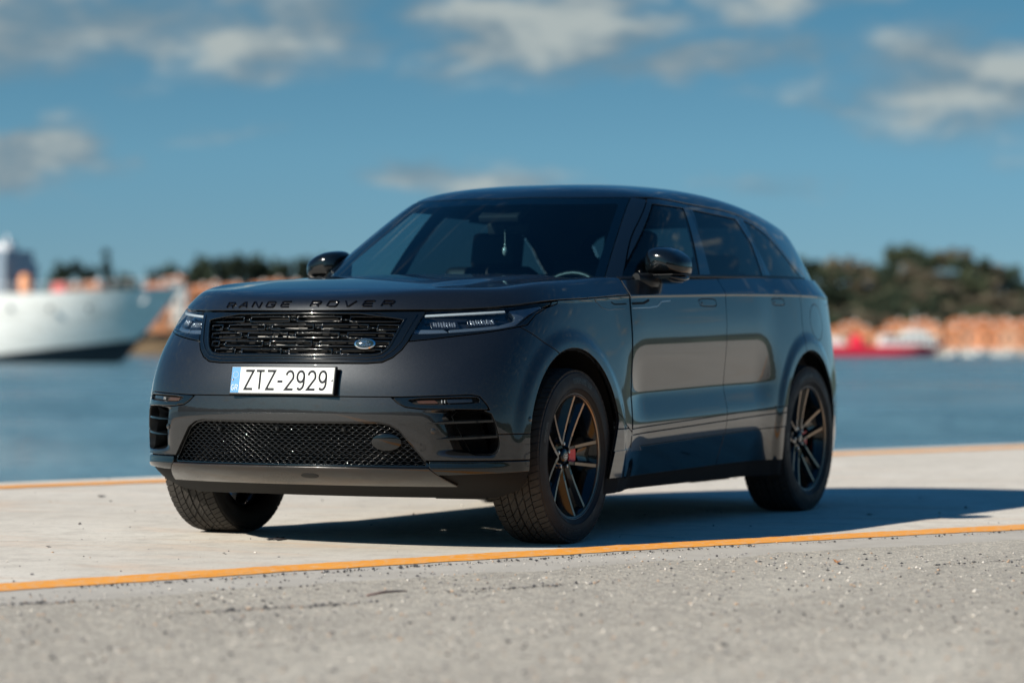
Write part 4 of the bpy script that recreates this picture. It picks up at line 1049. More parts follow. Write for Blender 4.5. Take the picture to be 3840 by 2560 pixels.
    for p_ in range(5):                       # dished black web inside each pair
        c0 = math.radians(90+17.5+72*p_); V = []; K = 8
        for i in range(K+1):
            q = i/K; r_ = .158+.098*q; ha = math.radians(13.8-2.3*q); dpt = .024-.012*q
            for a_, dd in ((c0-ha, .006), (c0, dpt), (c0+ha, .006)): V.append((r_*math.cos(a_), .083+.013*q-.012-dd, r_*math.sin(a_)))
        mb = MB(); mb.add(V, [(3*i+k, 3*i+k+1, 3*i+4+k, 3*i+3+k) for i in range(K) for k in range(2)]); mb.build('spoke_web', 'rim_black', wh, True)
    mb = MB(); mb.lathe([(.0, .055), (.072, .050), (.078, .035), (.080, -.01), (.0, -.01)], 40, 'Y'); mb.build('hub', 'rim_black', wh, True, .5)
    mb = MB(); mb.lathe([(.0, .0725), (.020, .0720), (.030, .0700), (.0335, .066), (.034, .050)], 32, 'Y'); hc = mb.build('hub_cap', 'rim_black', wh, True, .9)
    mb = MB(); V = []
    n = 24
    for (k1, k2) in ((.022, .0125),):
        for r_ in (1., .86):
            for k in range(n): a = 2*math.pi*k/n; V.append((k1*r_*math.cos(a), .0735, k2*r_*math.sin(a)))
    mb.add(V, [(k, (k+1) % n, n+(k+1) % n, n+k) for k in range(n)])
    for (x0, x1, zz_) in ((-.013, .010, .0045), (-.010, .013, -.0045)): mb.box(((x0+x1)/2, .0732, zz_), (x1-x0, .001, .0045))
    mb.build('hub_emblem', 'silver', wh)
    for k in range(5):
        a = 2*math.pi*(k+.25)/5; mb = MB(); mb.lathe([(0, .068), (.008, .067), (.0105, .060), (.0105, .045)], 6, 'Y', c=(.0545*math.cos(a), 0, .0545*math.sin(a))); mb.build('wheel_nut', 'silver', wh, True, .4)
    mb = MB(); mb.lathe([(.0, -.016), (.172, -.016), (.174, -.022), (.174, -.04), (.0, -.042)], 64, 'Y'); mb.lathe([(.0, .010), (.085, .008), (.090, -.016)], 40, 'Y'); mb.build('brake_disc', 'disc_steel', wh, True, .5)
    mb = MB(); V = []; K = 10
    for i in range(K+1):
        a = math.radians(180-15+30*i/K)
        for (r_, y) in ((.088, .048), (.136, .056), (.150, .046), (.150, -.055), (.088, -.055)): V.append((r_*math.cos(a), y, r_*math.sin(a)))
    Fc = [(5*i+k, 5*i+(k+1) % 5, 5*i+5+(k+1) % 5, 5*i+5+k) for i in range(K) for k in range(5)]+[(0, 1, 2, 3, 4), tuple(5*K+k for k in range(5))]
    mb.add(V, Fc); mb.build('brake_caliper', 'caliper_red', wh, True, .5)
    return wh
def copy_tree(o, parent=None):
    c = o.copy(); COL.objects.link(c); c.parent = parent
    for ch in list(o.children): copy_tree(ch, c)
    return c
w0 = build_wheel()
spots = [((0, .821, ZW), 0.), ((-WB, .826, ZW), math.radians(21.5)), ((0, -.821, ZW), 0.), ((-WB, -.826, ZW), math.radians(40))]
for i, (lc, spin) in enumerate(spots):
    wh = w0 if i == 0 else copy_tree(w0, car)
    wh.location = lc
    if lc[1] < 0: wh.rotation_euler = (0, spin, math.pi)
    else: wh.rotation_euler = (0, spin, 0)
    if i:
        for ch in wh.children:
            if ch.name.startswith('brake_caliper'):
                ch.rotation_euler = (0, -spin, 0) if lc[1] > 0 else (0, math.pi-spin, 0)

# ---- cabin
ci = empty('cabin', parent=car)
mb = MB(); V = []
for y in np.linspace(-.78, .78, 21):
    xb = -.42-.55*y*y
    V += [(xb, y, 1.10), (xb-.25, y, 1.135-.03*abs(y)), (xb-.55, y, 1.125-.02*abs(y)), (xb-.62, y, 1.06), (xb-.60, y, .70)]
mb.add(V, [(5*i+k, 5*i+k+1, 5*i+6+k, 5*i+5+k) for i in range(20) for k in range(4)]); mb.build('dashboard', 'cabin', ci, True, .6)
def rounded(name, c, d, mat, parent, lean=0., bev=.05, seg=4):
    bm = bmesh.new(); bmesh.ops.create_cube(bm, size=1.); bmesh.ops.scale(bm, vec=d, verts=bm.verts)
    bmesh.ops.bevel(bm, geom=bm.edges[:], offset=bev, segments=seg, profile=.6, affect='EDGES')
    bmesh.ops.rotate(bm, cent=(0, 0, 0), matrix=Matrix.Rotation(lean, 3, 'Y'), verts=bm.verts); bmesh.ops.translate(bm, vec=c, verts=bm.verts)
    me = bpy.data.meshes.new(name); bm.to_mesh(me); bm.free(); me.materials.append(MAT[mat]); me.polygons.foreach_set('use_smooth', [True]*len(me.polygons)); return obj(name, me, parent)
for y in (.37, -.37):
    rounded('seat_back', (-1.72, y, .95), (.15, .50, .62), 'leather', ci, math.radians(-18)); rounded('seat_cushion', (-1.42, y, .62), (.52, .50, .15), 'leather', ci, math.radians(-6))
    rounded('headrest', (-1.86, y, 1.335), (.10, .27, .19), 'leather', ci, math.radians(-12), .04)
    mb = MB()
    for q in (-.06, .06): mb.tube([(-1.83, y+q, 1.20), (-1.85, y+q, 1.30)], .007, 6)
    mb.build('headrest_posts', 'silver', ci, True)
rounded('rear_bench', (-2.75, 0, .95), (.16, 1.25, .60), 'leather', ci, math.radians(-22))
for y in (.40, 0., -.40): rounded('headrest', (-2.90, y, 1.27), (.09, .26, .14), 'leather', ci, math.radians(-15), .035)
mb = MB(); R_ = .185; tilt = math.radians(24)
pts = []
for k in range(33):
    a = 2*math.pi*k/32; u, v = R_*math.cos(a), R_*math.sin(a); pts.append((-1.12-v*math.sin(tilt), .37+u, 1.035+v*math.cos(tilt)))
mb.tube(pts, .015, 8, False); mb.build('steering_wheel', 'wheel_trim', ci, True)
mb = MB(); mb.tube([(-1.12, .37, 1.035), (-.85, .37, .98)], [.06, .04], 10); mb.box((-1.12, .37, 1.03), (.03, .33, .05)); mb.build('steering_boss', 'cabin', ci)
rounded('instrument_hood', (-1.0, .37, 1.145), (.16, .40, .05), 'cabin', ci, 0., .02)
rounded('centre_screen', (-1.02, .0, 1.08), (.03, .30, .13), 'gloss_black', ci, math.radians(-25), .01)
rounded('rear_view_mirror', (-1.24, .0, 1.425), (.035, .22, .06), 'cabin', ci, math.radians(8), .015)
rounded('camera_housing', (-1.20, .0, 1.500), (.16, .22, .04), 'cabin', ci, math.radians(27), .015)
mb = MB(); mb.tube([(-1.20, .0, 1.42), (-1.20, .0, 1.33)], .002, 5); mb.build('pendant_cord', 'ornament', ci)
mb = MB(); mb.lathe([(0, .025), (.009, .02), (.013, .005), (.010, -.012), (0, -.022)], 10, 'Z', c=(-1.20, 0, 1.312)); mb.lathe([(0, .008), (.006, .0), (0, -.008)], 8, 'Z', c=(-1.20, 0, 1.345)); mb.build('hanging_pendant', 'ornament', ci, True)
mb = MB(); mb.box((-1.9, 0, .42), (3.0, 1.5, .05)); mb.build('cabin_floor', 'cabin', ci)
V, T = cut(HOUSE, [above_rail, neg(ahead_roof), lambda P: P[:, 0]+3.4], .02); N = grad(G, V)
obj('headliner', mesh_from('headliner', V-N*.035, T[:, ::-1].copy(), -N, 'cabin'), ci)
for y in (.80, -.80):
    mb = MB(); mb.box((-2.0, y, .85), (2.6, .06, .56)); mb.build('door_card', 'cabin', ci)
# ------------------------------------------------------------------ the quay
m, t, b = pmat('apron_concrete', (.46, .43, .38), .85, 0., 0., .3)
oc = t.coord('Object')
n1 = t.noise(oc, .55, 5., .6, .6); n2 = t.noise(oc, 5.5, 6., .65); n3 = t.noise(oc, 90., 5., .7); n4 = t.noise(t.scale(oc, (1.2, .35, 1.)), 2.2, 5., .6, 1.)
c = t.ramp(n1, [(.30, (.51, .475, .41)), (.52, (.60, .56, .49)), (.72, (.66, .625, .555))])
c = t.mix(t.ramp(n4, [(.54, 0.), (.70, .7)]), c, (.58, .45, .34, 1))
c = t.mix(t.ramp(n2, [(.34, .6), (.52, 0.)]), c, (.42, .385, .335, 1))
c = t.mix(t.ramp(n3, [(.28, .55), (.46, 0.), (.62, 0.), (.80, .35)]), c, t.ramp(n3, [(.3, (.26, .24, .22)), (.75, (.72, .69, .63))]))
n6 = t.noise(oc, 24., 7., .8); c = t.mix(t.ramp(n6, [(.36, .55), (.50, 0.), (.58, 0.), (.72, .5)]), c, t.ramp(n6, [(.4, (.36, .33, .29)), (.65, (.74, .71, .65))]))
vr = t.new('ShaderNodeTexVoronoi'); t.put(vr.inputs['Vector'], oc); vr.inputs['Scale'].default_value = 7.; 
c = t.mix(t.ramp(vr.outputs['Distance'], [(.012, .85), (.03, 0.)]), c, (.10, .09, .085, 1))
t.put(b.inputs['Base Color'], c)
t.put(b.inputs['Normal'], t.bump(t.math('ADD', t.math('MULTIPLY', n2, 1.), t.math('MULTIPLY', n3, .5)), .5, .006))
m, t, b = pmat('worn_asphalt', (.33, .31, .28), .9, 0., 0., .25)
oc = t.coord('Object')
n1 = t.noise(oc, .8, 5., .6, .8); n2 = t.noise(oc, 9., 6., .7); n3 = t.noise(oc, 130., 4., .7)
vr = t.new('ShaderNodeTexVoronoi'); t.put(vr.inputs['Vector'], oc); vr.inputs['Scale'].default_value = 80.
c = t.ramp(n1, [(.30, (.26, .240, .210)), (.52, (.345, .32, .28)), (.72, (.41, .385, .34))])
stone = t.ramp(vr.outputs['Color'], [(.0, (.10, .10, .11)), (.28, (.27, .255, .235)), (.60, (.40, .375, .34)), (.80, (.58, .54, .48)), (1., (.74, .62, .50))])
c = t.mix(t.ramp(vr.outputs['Distance'], [(.30, .95), (.70, .45)]), c, stone)
c = t.mix(t.ramp(n2, [(.32, .45), (.50, 0.)]), c, (.20, .19, .18, 1))
n5 = t.noise(t.scale(oc, (.5, 1.6, 1.)), .55, 4., .6, 1.5); c = t.mix(t.ramp(n5, [(.50, 0.), (.68, .55)]), c, (.50, .475, .43, 1)); c = t.mix(t.ramp(n5, [(.30, .45), (.44, 0.)]), c, (.24, .225, .205, 1))
c = t.mix(t.ramp(n3, [(.60, 0.), (.78, .45)]), c, (.62, .58, .52, 1))
n6 = t.noise(oc, 30., 7., .8); c = t.mix(t.ramp(n6, [(.36, .6), (.49, 0.), (.57, 0.), (.70, .55)]), c, t.ramp(n6, [(.4, (.17, .155, .145)), (.65, (.60, .56, .49))])); c = t.mix(1., c, (1.06, 1.05, 1.0, 1), 'MULTIPLY')
t.put(b.inputs['Base Color'], c)
t.put(b.inputs['Normal'], t.bump(t.math('ADD', vr.outputs['Distance'], t.math('MULTIPLY', n2, .8)), .6, .006))
m, t, b = pmat('verge_cement', (.40, .385, .355), .88, 0., 0., .3)
oc = t.coord('Object'); n1 = t.noise(oc, 2.2, 6., .65, .5); n3 = t.noise(oc, 80., 5., .7)
c = t.ramp(n1, [(.3, (.37, .345, .305)), (.6, (.45, .425, .38)), (.8, (.50, .475, .43))])
c = t.mix(t.ramp(n3, [(.30, .55), (.45, 0.), (.66, 0.), (.8, .4)]), c, t.ramp(n3, [(.3, (.20, .19, .185)), (.7, (.62, .59, .55))]))
t.put(b.inputs['Base Color'], c); t.put(b.inputs['Normal'], t.bump(n3, .4, .004))
m, t, b = pmat('line_paint', (.80, .36, .045), .65, 0., 0., .4)
oc = t.coord('Object'); n1 = t.noise(oc, 26., 6., .75); n2 = t.noise(oc, 2.5, 4., .6); n3 = t.noise(oc, 120., 3., .7)
c = t.ramp(n2, [(.3, (.78, .29, .022)), (.7, (.85, .36, .045))])
c = t.mix(t.ramp(n1, [(.50, 0.), (.63, .85)]), c, (.64, .48, .32, 1)); c = t.mix(t.ramp(n3, [(.25, .5), (.42, 0.)]), c, (.42, .22, .06, 1))
t.put(b.inputs['Base Color'], c); t.put(b.inputs['Normal'], t.bump(n1, .4, .004))
pmat('crack_dirt', (.045, .042, .045), .95, 0., 0., .1)
pmat('twig', (.16, .10, .09), .8); pmat('leaf_dry', (.34, .16, .07), .8)
pmat('pebble_pale', (.62, .58, .52), .8); pmat('pebble_grey', (.24, .23, .225), .8); pmat('pebble_dark', (.045, .045, .05), .8); pmat('pebble_tan', (.46, .32, .22), .8)

edge0 = np.array([-2.99, -4.24]); ed = np.array([-10.14, 3.347]); ed /= np.linalg.norm(ed); en = np.array([-ed[1], ed[0]])   # quay edge line; en points towards the water
if en @ (np.array([0., 0.])-edge0) > 0: en = -en
def EP(s, o): return edge0+ed*s+en*o
def sheet(name, pts, z, mat, parent=None):
    mb = MB(); mb.add([(p[0], p[1], z) for p in pts], [tuple(range(len(pts)))]); me = mb.mesh(name, mat)
    if me.polygons[0].normal.z < 0: me.flip_normals()
    return obj(name, me, parent)
WATER = -1.25
mb = MB(); A, B_, C_, D_ = EP(-180, .42), EP(420, .42), EP(420, -260), EP(-180, -260)
mb.add([(p[0], p[1], 0.) for p in (A, B_, C_, D_)]+[(p[0], p[1], -3.5) for p in (A, B_, C_, D_)], [(0, 1, 2, 3), (0, 4, 5, 1), (1, 5, 6, 2), (2, 6, 7, 3), (3, 7, 4, 0)])
quay = mb.build('quay_ground', 'apron_concrete'); tag(quay, kind='structure')
nearl = Spl([(3.071, .149), (1.583, .700), (-.146, 1.433), (-2.017, 2.348)])
def strip(name, f, x0, x1, w0, w1, z, mat, parent=None, seed=0, rough=.004, step=.05, fade=None):
    """ribbon on the ground along y = f(x), offsets w0..w1 across (positive towards the camera), ragged edges"""
    r = random.Random(seed); xs = np.arange(x1, x0, step); V = []; e = [0., 0.]
    for x in xs:
        sl = (float(f(x+.01))-float(f(x-.01)))/.02; nx, ny = -sl, 1.; l = math.hypot(nx, ny); nx, ny = nx/l, ny/l; y = float(f(x))
        e = [k*.6+r.gauss(0, rough) for k in e]
        k = 1. if fade is None else fade(x)
        V += [(x+nx*(w0*k+e[0]), y+ny*(w0*k+e[0]), z), (x+nx*(w1*k+e[1]), y+ny*(w1*k+e[1]), z)]
    mb = MB(); mb.add(V, [(2*i, 2*i+1, 2*i+3, 2*i+2) for i in range(len(xs)-1)]); me = mb.mesh(name, mat)
    if me.polygons[0].normal.z < 0: me.flip_normals()
    return obj(name, me, parent)
verge = strip('cement_verge', nearl, 60., -60., .02, 3.0, .003, 'verge_cement', None, 1, .012, .12); tag(verge, kind='structure')
road = strip('road', nearl, 60., -60., .62, 60., .0062, 'worn_asphalt', None, 2, .035, .10); tag(road, kind='structure')
ln = strip('painted_line', nearl, 40., -50., -.135, .135, .0055, 'line_paint', None, 3, .006, .04); tag(ln, kind='structure')
farl = lambda x: edge0[1]+ed[1]/ed[0]*(x-edge0[0])
fl = strip('edge_line', farl, 40., -70., -.02, .27, .004, 'line_paint', None, 4, .006, .10); tag(fl, kind='structure')
def ragged(name, pts, w_, z, seed):
    r = random.Random(seed); q = []
    for a, b2 in zip(pts[:-1], pts[1:]):
        a, b2 = np.array(a), np.array(b2); k = max(2, int(np.linalg.norm(b2-a)/.04)); q += [a+(b2-a)*i/k+np.array([r.gauss(0, .010), r.gauss(0, .010)]) for i in range(k)]
    V = []
    for i, p in enumerate(q):
        d = q[min(i+1, len(q)-1)]-q[max(i-1, 0)]; d /= max(np.linalg.norm(d), 1e-6); n_ = np.array([-d[1], d[0]]); k = w_*r.uniform(.05, 1.)*min(1., i*.3, (len(q)-1-i)*.3)
        V += [(*(p+n_*k), z), (*(p-n_*k), z)]
    mb = MB(); mb.add(V, [(2*i, 2*i+1, 2*i+3, 2*i+2) for i in range(len(q)-1)]); me = mb.mesh(name, 'crack_dirt')
    return obj(name, me, road)
def gp(px, py): d = FW+RT*(px-1920)/FPX-UP*(py-1280)/FPX; k = -CAM[2]/d[2]; return (CAM+d*k)[:2]
ragged('ground_crack', [gp(-40, 2276), gp(120, 2273), gp(210, 2270), gp(290, 2262)], .008, .009, 1)
ragged('ground_crack', [gp(560, 2312), gp(760, 2303), gp(960, 2290), gp(1180, 2277), gp(1420, 2262)], .0065, .009, 2)
ragged('ground_crack', [gp(1620, 2228), gp(1850, 2222), gp(2020, 2206), gp(2200, 2195)], .007, .009, 3)
ragged('ground_crack', [gp(2230, 1999), gp(2400, 2010), gp(2620, 2024)], .007, .0044, 4)
ragged('ground_crack', [gp(3650, 2117), gp(3760, 2110), gp(3860, 2104)], .010, .009, 5)
ragged('ground_crack', [gp(620, 2172), gp(900, 2152), gp(1300, 2135), gp(1700, 2112)], .0028, .0058, 6)
ragged('ground_crack', [gp(2000, 2092), gp(2300, 2078), gp(2700, 2050)], .0028, .0058, 7)
# painted bay lines further along the quay (mirrored in the doors)
for k, dy_ in enumerate((9., 17., 30.)):
    o = strip('bay_line', lambda x, dy_=dy_: float(nearl(x))+dy_, 30., -70., -.12, .12, .009, 'line_paint', None, 20+k, .006, .5); tag(o, kind='structure')
# dark ground patches added out of view to break up the door reflections
pmat('patch_dark', (.075, .074, .075), .85)
def patch(pts, seed):
    g = random.Random(seed); P = chaikin([np.array(p_)+np.array([g.gauss(0, .25), g.gauss(0, .15)]) for p_ in pts], 2); o = sheet('reflection_patch', P, .0092, 'patch_dark', road); return o
patch([(-3., 6.4), (-9., 7.6), (-16., 9.8), (-16.4, 10.6), (-9., 8.4), (-3.2, 7.0)], 1); patch([(-8., 12.6), (-20., 15.), (-33., 20.), (-33., 23.), (-19., 17.2), (-8., 14.)], 2); patch([(-24., 24.), (-60., 34.), (-62., 45.), (-30., 36.)], 3); patch([(-1., 4.5), (-4.5, 5.1), (-4.4, 5.5), (-1., 4.8)], 4)
# dark scab of old tar near the front wheel
def blob(px, py, r, seed, z=.0044):
    g = random.Random(seed); c_ = gp(px, py); n = 26; V = [(c_[0], c_[1], z)]
    for k in range(n):
        a = 2*math.pi*k/n; q = r*(.55+.45*g.random()); V.append((c_[0]+RT[0]*q*.85*math.cos(a)-FW[0]*q*2.6*math.sin(a), c_[1]+RT[1]*q*.85*math.cos(a)-FW[1]*q*2.6*math.sin(a), z))
    mb = MB(); mb.add(V, [(0, 1+k, 1+(k+1) % n) for k in range(n)]); me = mb.mesh('tar_spot', 'crack_dirt')
    if me.polygons[0].normal.z < 0: me.flip_normals()
    return obj('tar_spot', me, quay)
for px, py, r, sd in ((1045, 2021, .045, 1), (380, 1861, .03, 2), (1010, 2023, .02, 3), (2755, 1790, .03, 4), (3260, 1930, .02, 5), (180, 2050, .012, 6), (840, 2076, .010, 7), (3450, 1868, .018, 8)): blob(px, py, r, sd)
# loose gravel
def gravel(name, n, region, zf, seed, rmin, rmax, mats, wts):
    g = np.random.default_rng(seed); V = []; T = []; MI = []
    base = np.array([(1, 0, 0), (-1, 0, 0), (0, 1, 0), (0, -1, 0), (0, 0, 1), (0, 0, -1)], float); tri = np.array([(0, 2, 4), (2, 1, 4), (1, 3, 4), (3, 0, 4), (2, 0, 5), (1, 2, 5), (3, 1, 5), (0, 3, 5)])
    P = region(g, n); R = rmin*(rmax/rmin)**(g.random(len(P))**2.2)
    for p, r in zip(P, R):
        a = g.random()*6.28; k = g.uniform(.6, 1.25, (6, 1)); q = base*k*r*np.array([1.2, .9, .65]); c_, s_ = math.cos(a), math.sin(a)
        q = np.stack([q[:, 0]*c_-q[:, 1]*s_, q[:, 0]*s_+q[:, 1]*c_, q[:, 2]], 1)+np.array([p[0], p[1], zf+r*.35]); T.append(tri+len(V)*6); V.append(q)
        MI += [int(g.choice(len(mats), p=wts))]*8
    me = mesh_from(name, np.vstack(V), np.vstack(T), None, mats[0], False)
    for q in mats[1:]: me.materials.append(MAT[q])
    me.polygons.foreach_set('material_index', MI); return obj(name, me)
def reg_road(g, n):
    px = g.uniform(-100, 3940, n); py = 2080+(2600-2080)*g.random(n)**1.3; P = np.array([gp(a, c_) for a, c_ in zip(px, py)])
    ok = P[:, 1] > nearl(P[:, 0])+.22+.25*g.random(n); return P[ok]
def reg_apron(g, n):
    px = g.uniform(-100, 3940, n); py = 1740+(2230-1740)*g.random(n)**.8; P = np.array([gp(a, c_) for a, c_ in zip(px, py)]); ok = P[:, 1] < nearl(P[:, 0])-.2; return P[ok]
gr_ = gravel('road_gravel', 9000, reg_road, .006, 11, .0013, .0085, ['pebble_pale', 'pebble_grey', 'pebble_dark', 'pebble_tan'], [.34, .30, .22, .14]); tag(gr_, 'loose gravel strewn over the worn asphalt in the foreground', 'gravel', kind='stuff')
def reg_edge(g, n):
    L_ = [((-40, 2276), (300, 2262), 1.), ((760, 2303), (1180, 2279), 1.3), ((1180, 2279), (1420, 2262), .6), ((300, 2210), (1700, 2121), .7), ((1700, 2121), (2700, 2058), .7), ((2700, 2058), (3840, 1996), .4), ((1620, 2228), (2250, 2192), .6), ((3500, 2124), (3860, 2104), .7)]
    w_ = np.array([q[2]*math.hypot(q[1][0]-q[0][0], q[1][1]-q[0][1]) for q in L_]); w_ /= w_.sum(); P = []
    for _ in range(n):
        a_, b2, _w = L_[int(g.choice(len(L_), p=w_))]; t_ = g.random(); p_ = gp(a_[0]+(b2[0]-a_[0])*t_, a_[1]+(b2[1]-a_[1])*t_); P.append(p_+g.normal(0, .022, 2))
    return np.array(P)
gr3 = gravel('edge_debris', 1100, reg_edge, .006, 13, .002, .009, ['pebble_dark', 'pebble_grey', 'pebble_tan'], [.72, .20, .08]); tag(gr3, 'dark crumbs of dirt along the line and the broken asphalt edge', 'debris', kind='stuff')
gr2 = gravel('apron_grit', 420, reg_apron, .0, 12, .002, .010, ['pebble_dark', 'pebble_grey', 'pebble_pale', 'pebble_tan'], [.5, .25, .15, .10]); tag(gr2, 'sparse grit on the pale concrete around the car', 'grit', kind='stuff')
p = gp(1375, 2249); q = gp(1525, 2234); mb = MB(); mb.tube([(p[0], p[1], .016), ((p[0]+q[0])/2+.01, (p[1]+q[1])/2, .022), (q[0], q[1], .018)], [.004, .005, .003], 6); o = mb.build('twig', 'twig', None, True); tag(o, 'short purple-brown twig lying on the asphalt in front of the car', 'twig')
p = gp(3130, 2118); mb = MB(); mb.tube([(p[0]-.06, p[1]-.02, .014), (p[0], p[1], .020), (p[0]+.05, p[1]+.03, .016)], .004, 5); mb.add([(p[0], p[1], .012), (p[0]+.03, p[1], .03), (p[0]+.05, p[1]+.03, .014), (p[0]+.02, p[1]+.04, .026)], [(0, 1, 2, 3)]); o = mb.build('dry_leaf', 'leaf_dry'); tag(o, 'dry reddish leaf with a stalk on the asphalt beyond the front wheel', 'leaf')

# ------------------------------------------------------------------ water
m, t, b = pmat('sea', (.11, .205, .235), .22, 0., 0., .5)
oc = t.coord('Object'); n1 = t.noise(oc, 1.1, 5., .65, .4); n2 = t.noise(oc, .11, 4., .6, .5); n3 = t.noise(t.scale(oc, (.03, .012, 1.)), 1., 4., .6)
t.put(b.inputs['Normal'], t.bump(t.math('ADD', n1, t.math('MULTIPLY', n2, 4.)), 1., .35))
t.put(b.inputs['Roughness'], t.ramp(n3, [(.35, .10), (.65, .34)]))
t.put(b.inputs['Base Color'], t.ramp(n2, [(.35, (.062, .145, .185)), (.65, (.125, .240, .290))]))
b.inputs['IOR'].default_value = 1.33
Rw = 9000.; mb = MB(); mb.add([(-Rw, -Rw, WATER), (Rw, -Rw, WATER), (Rw, Rw, WATER), (-Rw, Rw, WATER)], [(0, 1, 2, 3)]); wt = mb.build('water', 'sea'); tag(wt, kind='structure')

# ------------------------------------------------------------------ far shore: land, trees, houses
def col(name, c_, rough=.85, var=.25, sc=1.5):
    m, t, b = pmat(name, c_, rough, 0., 0., .2); oc = t.coord('Object'); n_ = t.noise(oc, sc, 4., .6)
    t.put(b.inputs['Base Color'], t.ramp(n_, [(.3, tuple(k*(1-var) for k in c_)), (.7, tuple(min(1, k*(1+var)) for k in c_))])); return m
col('land_brown', (.16, .115, .065), .95, .35, .12); col('land_green', (.085, .085, .050), .95, .45, .10); col('leaf_dark', (.038, .055, .034), .9, .5, .6); col('leaf_mid', (.070, .085, .048), .9, .45, .6); col('leaf_dry2', (.135, .115, .080), .9, .4, .6); col('leaf_cypress', (.014, .024, .016), .9, .4, .8)
col('bark', (.09, .07, .05)); col('roof_tile', (.46, .185, .09), .85, .2, .8); col('wall_peach', (.60, .33, .205), .85, .08, .3); col('wall_orange', (.56, .25, .125), .85, .08, .3); col('wall_white', (.78, .76, .72), .85, .06, .3); col('wall_ochre', (.68, .44, .22), .85, .08, .3)
pmat('far_window', (.05, .06, .07), .3); col('shutter', (.10, .14, .12), .7, .1); col('stone_quay', (.42, .39, .34), .9, .2, .3)
def terrain(name, prof, D0, D1, z0, mat, ny=10, seed=1, lump=1.):
    """a ridge whose crest follows prof [(px, height)] at distance D1, falling to z0 at D0"""
    r = np.random.default_rng(seed); P = Spl(prof) if len(prof) > 3 else None; pxs = np.linspace(prof[0][0], prof[-1][0], 60); V = []
    xs = [p_[0] for p_ in prof]; hs = [p_[1] for p_ in prof]
    for j in range(ny+4):
        for k, px in enumerate(pxs):
            q = min(1., j/ny); D = D0+(D1-D0)*j/ny; h = np.interp(px, xs, hs); e = q*q*(3-2*q) if j <= ny else 1.-((j-ny)/4.)**2*.6
            zz_ = z0+(h-z0)*e+(r.normal()*lump*e if 0 < j else 0); V.append(tuple(at(px*1. if j <= ny else px, D, zz_)))
    n = 60; Fc = [(j*n+k, j*n+k+1, (j+1)*n+k+1, (j+1)*n+k) for j in range(ny+3) for k in range(n-1)]
    mb = MB(); mb.add(V, Fc); o = mb.build(name, mat, None, True); tag(o, kind='structure'); return o
HP = [(2350, 2.), (2600, 11), (2850, 18.5), (3050, 20.5), (3160, 19.), (3270, 18.5), (3360, 22.8), (3470, 22), (3560, 22.), (3690, 18.), (3840, 13.), (4050, 7), (4400, 2.)]
hill = terrain('wooded_hill', HP, 742, 860, 1.0, 'land_green', 12, 2, .7)
LP = [(-500, 3.), (0, 3.2), (300, 4.), (450, 3.5), (640, 6.), (760, 8.), (1000, 8.5), (1250, 8.), (1600, 6.), (2100, 3.), (2500, 1.5)]
shore = terrain('far_shore', LP, 560, 640, -1.3, 'land_brown', 8, 3, .4)
mb = MB(); V = []; pxs = np.linspace(2300, 4500, 30)
for px in pxs: V += [tuple(at(px, 690, -2.)), tuple(at(px, 690, .2)), tuple(at(px, 745, 1.0))]
mb.add(V, [(3*i+k, 3*i+k+1, 3*i+4+k, 3*i+3+k) for i in range(29) for k in range(2)]); sq = mb.build('far_quay', 'stone_quay'); tag(sq, kind='structure')

def leaf_mesh(name, n, shape, mat, seed, size):
    """n small leaf-clump faces spread through the crown's volume"""
    g = np.random.default_rng(seed); V = []; T = []
    cl = [shape(g) for _ in range(14)]
    for i in range(n):
        c_, r_ = cl[int(g.integers(len(cl)))]; d = g.normal(size=3); d /= np.linalg.norm(d); p_ = np.array(c_)+d*r_*(.45+.6*g.random()); u = g.normal(size=3); u /= np.linalg.norm(u); v = np.cross(u, d); v /= max(np.linalg.norm(v), 1e-6); s_ = size*g.uniform(.6, 1.4)
        o = len(V); V += [p_-u*s_, p_+v*s_*.9, p_+u*s_+d*s_*.3, p_-v*s_*.8]; T += [(o, o+1, o+2), (o, o+2, o+3)]
    return mesh_from(name, np.array(V), np.array(T), None, mat, False)
def sh_round(g): a = g.random()*6.28; r_ = g.random()**.5*.42; z = g.uniform(.42, .92); k = math.sqrt(max(0., 1-((z-.62)/.42)**2)); return (r_*k*math.cos(a), r_*k*math.sin(a), z), g.uniform(.12, .22)
def sh_pine(g): a = g.random()*6.28; r_ = g.random()**.5*.48; return (r_*math.cos(a), r_*math.sin(a), g.uniform(.70, .92)-.15*r_), g.uniform(.10, .17)
def sh_cyp(g): z = g.uniform(.06, .97); r_ = .075*(1-(2*z-.75)**2*.5 if z < .6 else (1-z)*2.2)+.01; a = g.random()*6.28; return (r_*.5*math.cos(a), r_*.5*math.sin(a), z), max(.02, r_*.8)
def trunk_mesh(h, r, seed):
    g = random.Random(seed); mb = MB(); mb.tube([(0, 0, -.06), (.01, .005, h*.5), (.02, -.01, h)], [r, r*.75, r*.5], 7)
    for k in range(4):
        a = g.random()*6.28; mb.tube([(.015, 0, h*.75), (.12*math.cos(a), .12*math.sin(a), h+.08), (.25*math.cos(a), .25*math.sin(a), h+.20)], [r*.5, r*.35, r*.12], 5)
    return mb.mesh('trunk', 'bark', True)
KIND = {'broad': [leaf_mesh('crown', 520, sh_round, 'leaf_mid', 1, .055), leaf_mesh('crown', 520, sh_round, 'leaf_dark', 2, .055), leaf_mesh('crown', 460, sh_round, 'leaf_dry2', 3, .055)],
        'pine': [leaf_mesh('crown', 520, sh_pine, 'leaf_dark', 4, .05), leaf_mesh('crown', 520, sh_pine, 'leaf_cypress', 5, .05)], 'cypress': [leaf_mesh('crown', 900, sh_cyp, 'leaf_cypress', 6, .035)]}
TRK = {'broad': trunk_mesh(.5, .035, 1), 'pine': trunk_mesh(.66, .03, 2), 'cypress': trunk_mesh(.25, .02, 3)}
